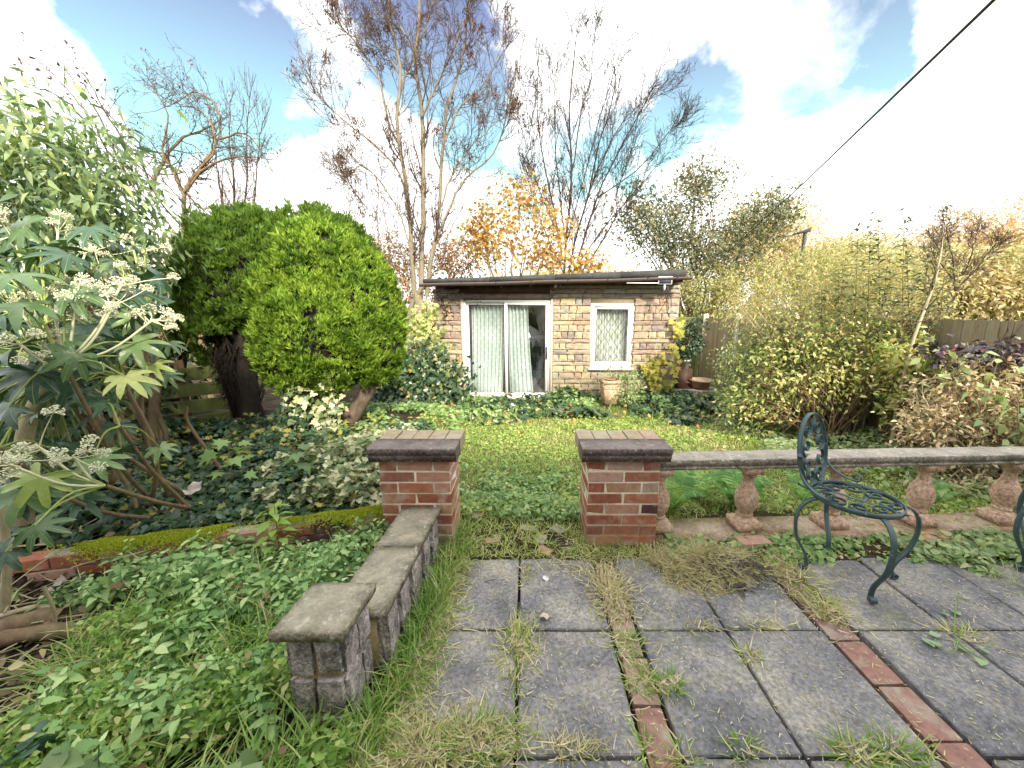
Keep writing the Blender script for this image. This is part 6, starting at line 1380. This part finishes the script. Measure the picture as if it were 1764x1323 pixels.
x, y = area(4500, -3.2, -1.0, 4.0, 7.0, lambda x, y: wob(x, y, 1.9, 4) > -.3); cover('side_weed', x, y, M_weed, .07, NET+L4, 'low green weeds between the cypress and the lawn', 'weeds', lambda x, y: .12, .6)
# sycamore seedling and dry stalk in front of the wall
def stemplant(name, label, x, y, z, h, n, sz, tm, m, spread=.14):
    t = thing(name, label, 'plant', (x, y, z)); q = resample([(x, y, z), (x+.01, y, z+h*.5), (x+.02, y-.01, z+h)], 8); MB().tubes(q[None], np.linspace(.005, .002, 8)[None], 4).build('stem', M_brown, t)
    lm = [mesh('leaf', a_[0], T=a_[1], mat=m) for a_ in tm]
    for k_ in range(n):
        a_ = k_*2.4; f = .35+.65*k_/n; s_ = sz*random.uniform(.7, 1.15); o_ = np.array([cos(a_), sin(a_), .1])*spread*(1.1-f*.6)*.5
        link('leaf', random.choice(lm), t, loc=np.array([x, y, z+h*f])+o_, rot=(random.uniform(-.5, .3), random.uniform(-.3, .3), a_-pi/2), scale=(s_, s_, s_))
p = G(515, 800, .30); stemplant('sycamore_seedling', 'pale green sycamore seedling under the front cypress', p[0], p[1], .12, .32, 12, .14, MAPLE, leafmat('sycamore_leaf', [(0, (.14, .24, .10)), (1, (.27, .38, .18))], .5, .35))
p = G(300, 640, .6); stemplant('sycamore_seedling', 'dull green sycamore shoot with broad leaves in front of the timber boards', -2.25, 2.75, .15, .50, 11, .12, MAPLE, M_weed, .26)
p = G(430, 950, .1); stemplant('tall_weed', 'upright leafy weed standing in front of the mossy brick wall', -1.52, 2.12, .0, .42, 22, .09, L4, M_lush, .1)
# pale dry leaf scraps
def scrap(label, px, py, z, s_, c=(.60, .53, .47), rx=.6):
    g_ = G(px, py, z); V = []; n = 5
    for i in range(n):
        for j in range(n): V.append([(i/4-.5)*s_*(1-.3*abs(j/4-.5)), (j/4-.5)*s_*.8*(1-.4*abs(i/4-.5)), random.uniform(-.22, .22)*s_])
    Q = [[i*n+j, (i+1)*n+j, (i+1)*n+j+1, i*n+j+1] for i in range(4) for j in range(4)]
    o = link('dry_leaf', mesh('dry_leaf', V, Q=Q, mat=plain('papery_leaf', c, .8, .15), smooth=True), None, loc=g_+[0, 0, s_*.3], rot=(rx, random.uniform(-.5, .5), random.uniform(0, 6))); tag(o, label, 'dry leaf')
scrap('large crumpled pale dead leaf in the middle of the raised left bed', 335, 850, .30, .12); scrap('greyish crumpled dead leaf on the soil at the left', 98, 1015, .12, .09, (.30, .26, .23)); scrap('pale crumpled dead leaf beside the mossy wall at the left', 150, 960, .12, .08, (.38, .33, .29))
scrap('small white crumpled leaf against the left foot of the right pillar', 992, 888, .02, .07, (.75, .75, .72)); scrap('dry beige leaf on the joint between the left slabs', 938, 1066, .0, .05, (.5, .42, .3), .2); scrap('white scrap on the second slab', 940, 1000, -.01, .04, (.7, .7, .7), .1)
# cut weed lying on the patio at the right
t = thing('pulled_weed', 'pulled weed with round leaves lying on the right hand slab', 'weed', tuple(G(1650, 1120)))
q = np.array([G(1700, 1140, .01), G(1650, 1105, .02), G(1645, 1060, .03), G(1652, 1020, .03)]); MB().tubes(resample(q, 10)[None], np.linspace(.004, .002, 10)[None], 4).build('stem', M_lush, t)
q = np.array([G(1600, 1105, .02), G(1640, 1125, .01), G(1650, 1105, .02)]); MB().tubes(resample(q, 8)[None], np.linspace(.002, .003, 8)[None], 4).build('stem', M_lush, t)
lm = [mesh('leaf', a_[0], T=a_[1], mat=M_berg) for a_ in ROUND]
for px, py, s_ in [(1590, 1098, .06), (1605, 1110, .055), (1600, 1092, .05), (1672, 1125, .05), (1690, 1135, .05), (1700, 1125, .045), (1655, 1060, .045), (1635, 1062, .04), (1660, 1030, .03)]:
    link('leaf', random.choice(lm), t, loc=G(px, py, .012), rot=(random.uniform(-.1, .2), random.uniform(-.2, .2), random.uniform(0, 6)), scale=(s_,)*3)

# ================================================================== fatsia and its neighbours at the left
def fatsia_leaf(m, lobes=8, seed=0):
    r = random.Random(seed); V = [(0, 0, 0)]; T = []; A = np.linspace(-2.15, 2.15, lobes); valley = []
    def pt(rad, a_, up=0): return (rad*sin(a_), rad*cos(a_), -.42*rad*rad+up+.05*sin(3.1*a_+seed))
    for i in range(lobes+1):
        a_ = (A[i-1]+A[i])/2 if 0 < i < lobes else (A[0]-.28 if i == 0 else A[-1]+.28); valley.append(len(V)); V.append(pt(.36 if 0 < i < lobes else .12, a_, .0))
    for i, a_ in enumerate(A):
        L_ = (1-.42*(abs(a_)/2.15)**1.5)*r.uniform(.92, 1.05); w_ = .15
        k_ = len(V); V += [pt(L_*.40, a_, -.015), pt(L_*.68, a_, -.02), pt(L_*.66, a_-w_*1.15/L_*1.0, .02), pt(L_*.66, a_+w_*1.15/L_, .02), pt(L_*.84, a_-w_*.75/L_, .01), pt(L_*.84, a_+w_*.75/L_, .01), pt(L_, a_, -.05)]
        m1, m2, sl, sr, tl, tr_, tip = range(k_, k_+7); vl, vr = valley[i], valley[i+1]
        T += [[0, m1, vl], [0, vr, m1], [vl, m1, sl], [m1, vr, sr], [m1, m2, sl], [m1, sr, m2], [sl, m2, tl], [m2, sr, tr_], [m2, tip, tl], [m2, tr_, tip]]
    return mesh('leaf', V, T=T, mat=m, smooth=True)
def fatsmat(name, a, b, c):
    s = N(name); o = s.orand(); p = s.obj(); col = s.ramp(o, [(0, a), (.75, b), (1, c)])
    g = s.n('ShaderNodeSeparateXYZ'); s.l(p, g.inputs[0]); n_ = s.noise(p, 5, 4)
    # pale veins run out from the leaf base
    at = s.math('ARCTAN2', g.outputs[0], g.outputs[1]); v = s.math('ABSOLUTE', s.math('SINE', s.math('MULTIPLY', s.math('ADD', at, 2.15), pi/(4.3/7))))
    v = s.ramp(v, [(0, 1), (.10, 0)]); col = s.mix(s.math('MULTIPLY', v, .55), col, (.32, .42, .16)); col = s.mix(.5, col, s.ramp(n_, [(.3, .35), (.7, .65)]), 'OVERLAY')
    return s.out(col, .3, s.bump(n_, .2, .02), .5, trans=.15, tcol=s.mix(1., col, (1.3, 1.5, .6), 'MULTIPLY'))
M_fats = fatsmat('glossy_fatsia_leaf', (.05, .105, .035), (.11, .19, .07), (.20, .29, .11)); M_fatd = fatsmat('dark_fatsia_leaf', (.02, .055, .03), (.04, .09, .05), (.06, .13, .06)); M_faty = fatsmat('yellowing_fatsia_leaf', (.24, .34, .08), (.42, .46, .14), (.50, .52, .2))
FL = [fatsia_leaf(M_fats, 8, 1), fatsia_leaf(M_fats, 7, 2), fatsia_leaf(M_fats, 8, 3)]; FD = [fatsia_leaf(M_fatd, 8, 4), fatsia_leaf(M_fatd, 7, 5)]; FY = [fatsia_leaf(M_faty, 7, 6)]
fb = np.array([-2.5, 2.45, .1])
t = thing('fatsia', 'large fatsia bush with glossy hand shaped leaves filling the left edge', 'bush', fb)
hubs = [np.array(h) for h in ((-2.45, 2.3, 1.15), (-2.2, 2.0, .95), (-2.7, 2.2, 1.5), (-2.3, 1.9, 1.3), (-2.0, 1.7, .75), (-2.6, 1.8, .9), (-2.9, 2.3, 1.2), (-2.4, 2.5, 1.5))]
brs = np.array([resample([fb+[random.uniform(-.2, .2), random.uniform(-.2, .2), 0], (fb+h)/2+rng.normal(0, .08, 3), h], 9) for h in hubs]); MB().tubes(brs, np.linspace(.015, .009, 9)[None].repeat(len(hubs), 0), 7).build('branches', M_brown, t, True)
pets = []
def fleaf(px, py, zc, s_, kind, yaw, pitch, roll=0):
    p = at_depth(px, py, zc); me = random.choice({'l': FL, 'd': FD, 'y': FY}[kind])
    ax = nrm(np.array([-sin(yaw), cos(yaw), pitch-.15+.35*roll])); cam_ = nrm(np.array([0, 0, CAMH])-p); nr = nrm(np.array([0, 0, .75])+cam_*.65+rng.normal(0, .22, 3)); nr = nrm(nr-nr.dot(ax)*ax); xx = np.cross(ax, nr)
    e_ = mathutils.Matrix(np.stack([xx, ax, nr], 1).tolist()).to_euler(); s_ *= .98
    link('leaf', me, t, loc=p, rot=e_, scale=(s_,)*3); h = hubs[int(np.argmin([np.linalg.norm(p-h_) for h_ in hubs]))]; pets.append(resample([h, (h+p)/2+[0, 0, .05], p], 8))
# named leaves: (pixel of base, depth, size, kind, yaw of the leaf axis, pitch)
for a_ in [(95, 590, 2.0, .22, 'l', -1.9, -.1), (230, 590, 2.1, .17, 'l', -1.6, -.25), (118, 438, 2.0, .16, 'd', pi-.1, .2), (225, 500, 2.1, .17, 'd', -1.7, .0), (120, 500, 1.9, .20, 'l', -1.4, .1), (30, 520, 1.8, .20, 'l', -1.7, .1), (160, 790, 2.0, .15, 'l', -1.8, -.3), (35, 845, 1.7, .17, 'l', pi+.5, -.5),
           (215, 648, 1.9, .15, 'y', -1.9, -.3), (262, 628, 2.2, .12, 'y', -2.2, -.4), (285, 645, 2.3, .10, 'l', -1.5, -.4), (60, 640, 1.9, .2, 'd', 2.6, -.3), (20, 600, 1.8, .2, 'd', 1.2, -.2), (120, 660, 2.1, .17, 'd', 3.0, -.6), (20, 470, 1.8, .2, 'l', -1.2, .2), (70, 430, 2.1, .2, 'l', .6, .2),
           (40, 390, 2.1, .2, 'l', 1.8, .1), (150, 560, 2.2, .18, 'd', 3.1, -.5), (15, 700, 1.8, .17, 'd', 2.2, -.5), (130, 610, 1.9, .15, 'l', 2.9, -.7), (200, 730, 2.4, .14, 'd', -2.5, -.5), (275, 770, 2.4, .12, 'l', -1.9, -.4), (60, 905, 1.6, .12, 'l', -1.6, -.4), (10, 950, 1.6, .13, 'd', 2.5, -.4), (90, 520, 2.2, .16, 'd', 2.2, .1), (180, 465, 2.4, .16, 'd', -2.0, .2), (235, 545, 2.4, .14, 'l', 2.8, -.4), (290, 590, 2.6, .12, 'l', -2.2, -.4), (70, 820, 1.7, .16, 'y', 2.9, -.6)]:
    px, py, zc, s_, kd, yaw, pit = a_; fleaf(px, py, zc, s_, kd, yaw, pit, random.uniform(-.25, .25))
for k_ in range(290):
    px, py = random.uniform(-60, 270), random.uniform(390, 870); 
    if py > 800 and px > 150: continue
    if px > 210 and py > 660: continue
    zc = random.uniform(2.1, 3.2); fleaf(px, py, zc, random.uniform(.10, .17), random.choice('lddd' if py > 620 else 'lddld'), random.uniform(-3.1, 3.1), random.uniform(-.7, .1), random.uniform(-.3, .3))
MB().tubes(np.array(pets), np.linspace(.0055, .0035, 8)[None].repeat(len(pets), 0), 5).build('leaf_stalks', barkmat('green_stalk', (.20, .26, .07), (.34, .40, .14), .2), t, True)['kind'] = 'stuff'
M_fl = plain('cream_flower', (.72, .72, .52), .7, .1, 30, .1); M_fst = plain('cream_stalk', (.55, .56, .36), .6, .1)
def umbel_mesh():
    n = 46; d = rdir(n); d[:, 2] = np.abs(d[:, 2])*1.2-.35; d = nrm(d); R0 = .032
    mb = MB(); z_ = np.zeros((n, 1, 3)); e = (d*R0)[:, None]; mb.tubes(np.concatenate([z_, e], 1), np.full((n, 2), .0007), 3)
    oc = np.array([[1, 0, 0], [-1, 0, 0], [0, 1, 0], [0, -1, 0], [0, 0, 1], [0, 0, -1]])*.0042; of = np.array([[0, 2, 4], [2, 1, 4], [1, 3, 4], [3, 0, 4], [2, 0, 5], [1, 2, 5], [3, 1, 5], [0, 3, 5]])
    for q in d: mb.add(q*R0+oc, T=of)
    return mb.mesh('flower_head', M_fl)
UM = [umbel_mesh() for _ in range(3)]
def panicle(px, py, zc, n, spread, par=t, ax=(0.5, -.2, .5)):
    c = at_depth(px, py, zc); h = hubs[int(np.argmin([np.linalg.norm(c-h_) for h_ in hubs]))]; ls = [resample([h, (h+c)/2-[0, 0, .04], c], 8)]
    st_ = MB().tubes(np.array(ls), np.full((1, 8), .006), 5)
    for k_ in range(n):
        e = c+rng.normal(0, spread, 3)*[1, .7, .8]; q = resample([c-(c-h)*.12*random.random(), (c+e)/2+[0, 0, -.01], e], 6); st_.tubes(q[None], np.linspace(.0035, .002, 6)[None], 4)
        link('flower_head', random.choice(UM), par, loc=e, rot=(random.uniform(-.5, .5), random.uniform(-.5, .5), random.uniform(0, 6)), scale=(random.uniform(.8, 1.1),)*3)
    st_.build('flower_stalk', M_fst, par, True)
for a_ in [(35, 535, 1.9, 6, .09), (95, 545, 1.95, 7, .08), (200, 520, 1.95, 7, .08), (265, 550, 2.1, 9, .07), (215, 480, 2.0, 6, .08), (130, 500, 1.9, 6, .07), (30, 590, 1.75, 5, .06), (180, 480, 2.6, 6, .10), (270, 480, 2.7, 6, .1), (60, 470, 2.2, 6, .1), (20, 400, 2.1, 5, .08), (60, 765, 1.75, 6, .08), (125, 785, 1.75, 7, .08), (15, 800, 1.6, 4, .06), (150, 430, 2.6, 6, .1), (100, 395, 2.5, 5, .09), (230, 430, 2.9, 6, .1)]: panicle(*a_)
# trunks under the fatsia
q = pxline([(232, 935), (205, 850), (185, 770), (160, 700)], 2.95); tt_ = tag(MB().tubes(resample(q, 12)[None], np.linspace(.06, .04, 12)[None]*(1+.12*np.sin(np.arange(12)*1.7)), 10).build('tree_trunk', M_brown, None, True), 'thick leaning ridged brown trunk at the left of the raised bed', 'trunk')
q = pxline([(268, 800), (262, 740), (268, 670), (270, 600)], 3.6); tag(MB().tubes(resample(q, 10)[None], np.full((1, 10), .04), 10).build('fence_post', M_brown, None, True), 'round wooden post beside the timber boards', 'post')
q = pxline([(40, 900), (40, 770), (60, 700), (95, 640)], 2.1); tag(MB().tubes(resample(q, 12)[None], np.linspace(.045, .028, 12)[None], 9).build('tree_trunk', M_pale, None, True), 'pale brown branching stem at the left edge', 'trunk')
q = pxline([(5, 1080), (12, 960), (0, 850)], 1.7); tag(MB().tubes(resample(q, 10)[None], np.linspace(.02, .014, 10)[None], 8).build('tree_trunk', M_pale, None, True), 'thin pale stem at the very left edge', 'trunk')
q = pxline([(420, 860), (375, 800), (325, 730), (322, 700)], 3.1); tag(MB().tubes(resample(q, 10)[None], np.linspace(.018, .010, 10)[None], 7).build('branch', M_brown, None, True), 'curving brown branch in the raised left bed', 'branch')
# leafy tree above the fatsia
M_wist = leafmat('drooping_green_leaf', [(0, (.09, .14, .08)), (.4, (.16, .24, .12)), (.75, (.25, .34, .16)), (1, (.40, .46, .2))], .45, .4, .4, .5, 1.5, gain=1.0)
bl = [BLB(80, 330, 3.6, .75, .6, .62), BLB(160, 370, 3.7, .45, .5, .42), BLB(20, 260, 3.5, .6, .5, .45), BLB(-40, 400, 3.3, .8, .6, .6), BLB(215, 430, 3.9, .3, .4, .26), BLB(120, 260, 3.8, .45, .4, .3)]
t2 = leafy('wisteria', 'leafy green tree with long drooping leaves over the fatsia at the upper left', 'tree', bl, M_wist, [leaf4(.13, .05, .35), leaf4(.16, .05, .2)], 5200, 560, .15, .12, M_brown, .02, shell=.05, hang=.6, base=(-3.6, 3.6, .1), extra=2)
bl = [BLB(300, 440, 5.2, .4, .4, .35), BLB(290, 520, 5.0, .5, .4, .4), BLB(240, 560, 4.6, .6, .4, .45)]
leafy('elder_bush', 'small yellow green leaved bush between fatsia and cypress', 'bush', bl, M_ygreen, L4, 1700, 160, .07, .075, M_dtwig, .02, shell=.15, extra=6)
bl = [BLB(120, 640, 4.2, 1.2, .5, .7), BLB(-60, 600, 3.6, 1.0, .6, .9), BLB(260, 660, 5.2, .7, .4, .35)]
leafy('laurel_bush', 'deep green laurel bush behind the fatsia', 'bush', bl, leafmat('deep_green_leaf', [(0, (.015, .035, .015)), (.7, (.035, .07, .03)), (1, (.07, .11, .05))], .4, .12), L4, 5500, 350, .1, .11, M_dtwig, .02, shell=.2, extra=6)
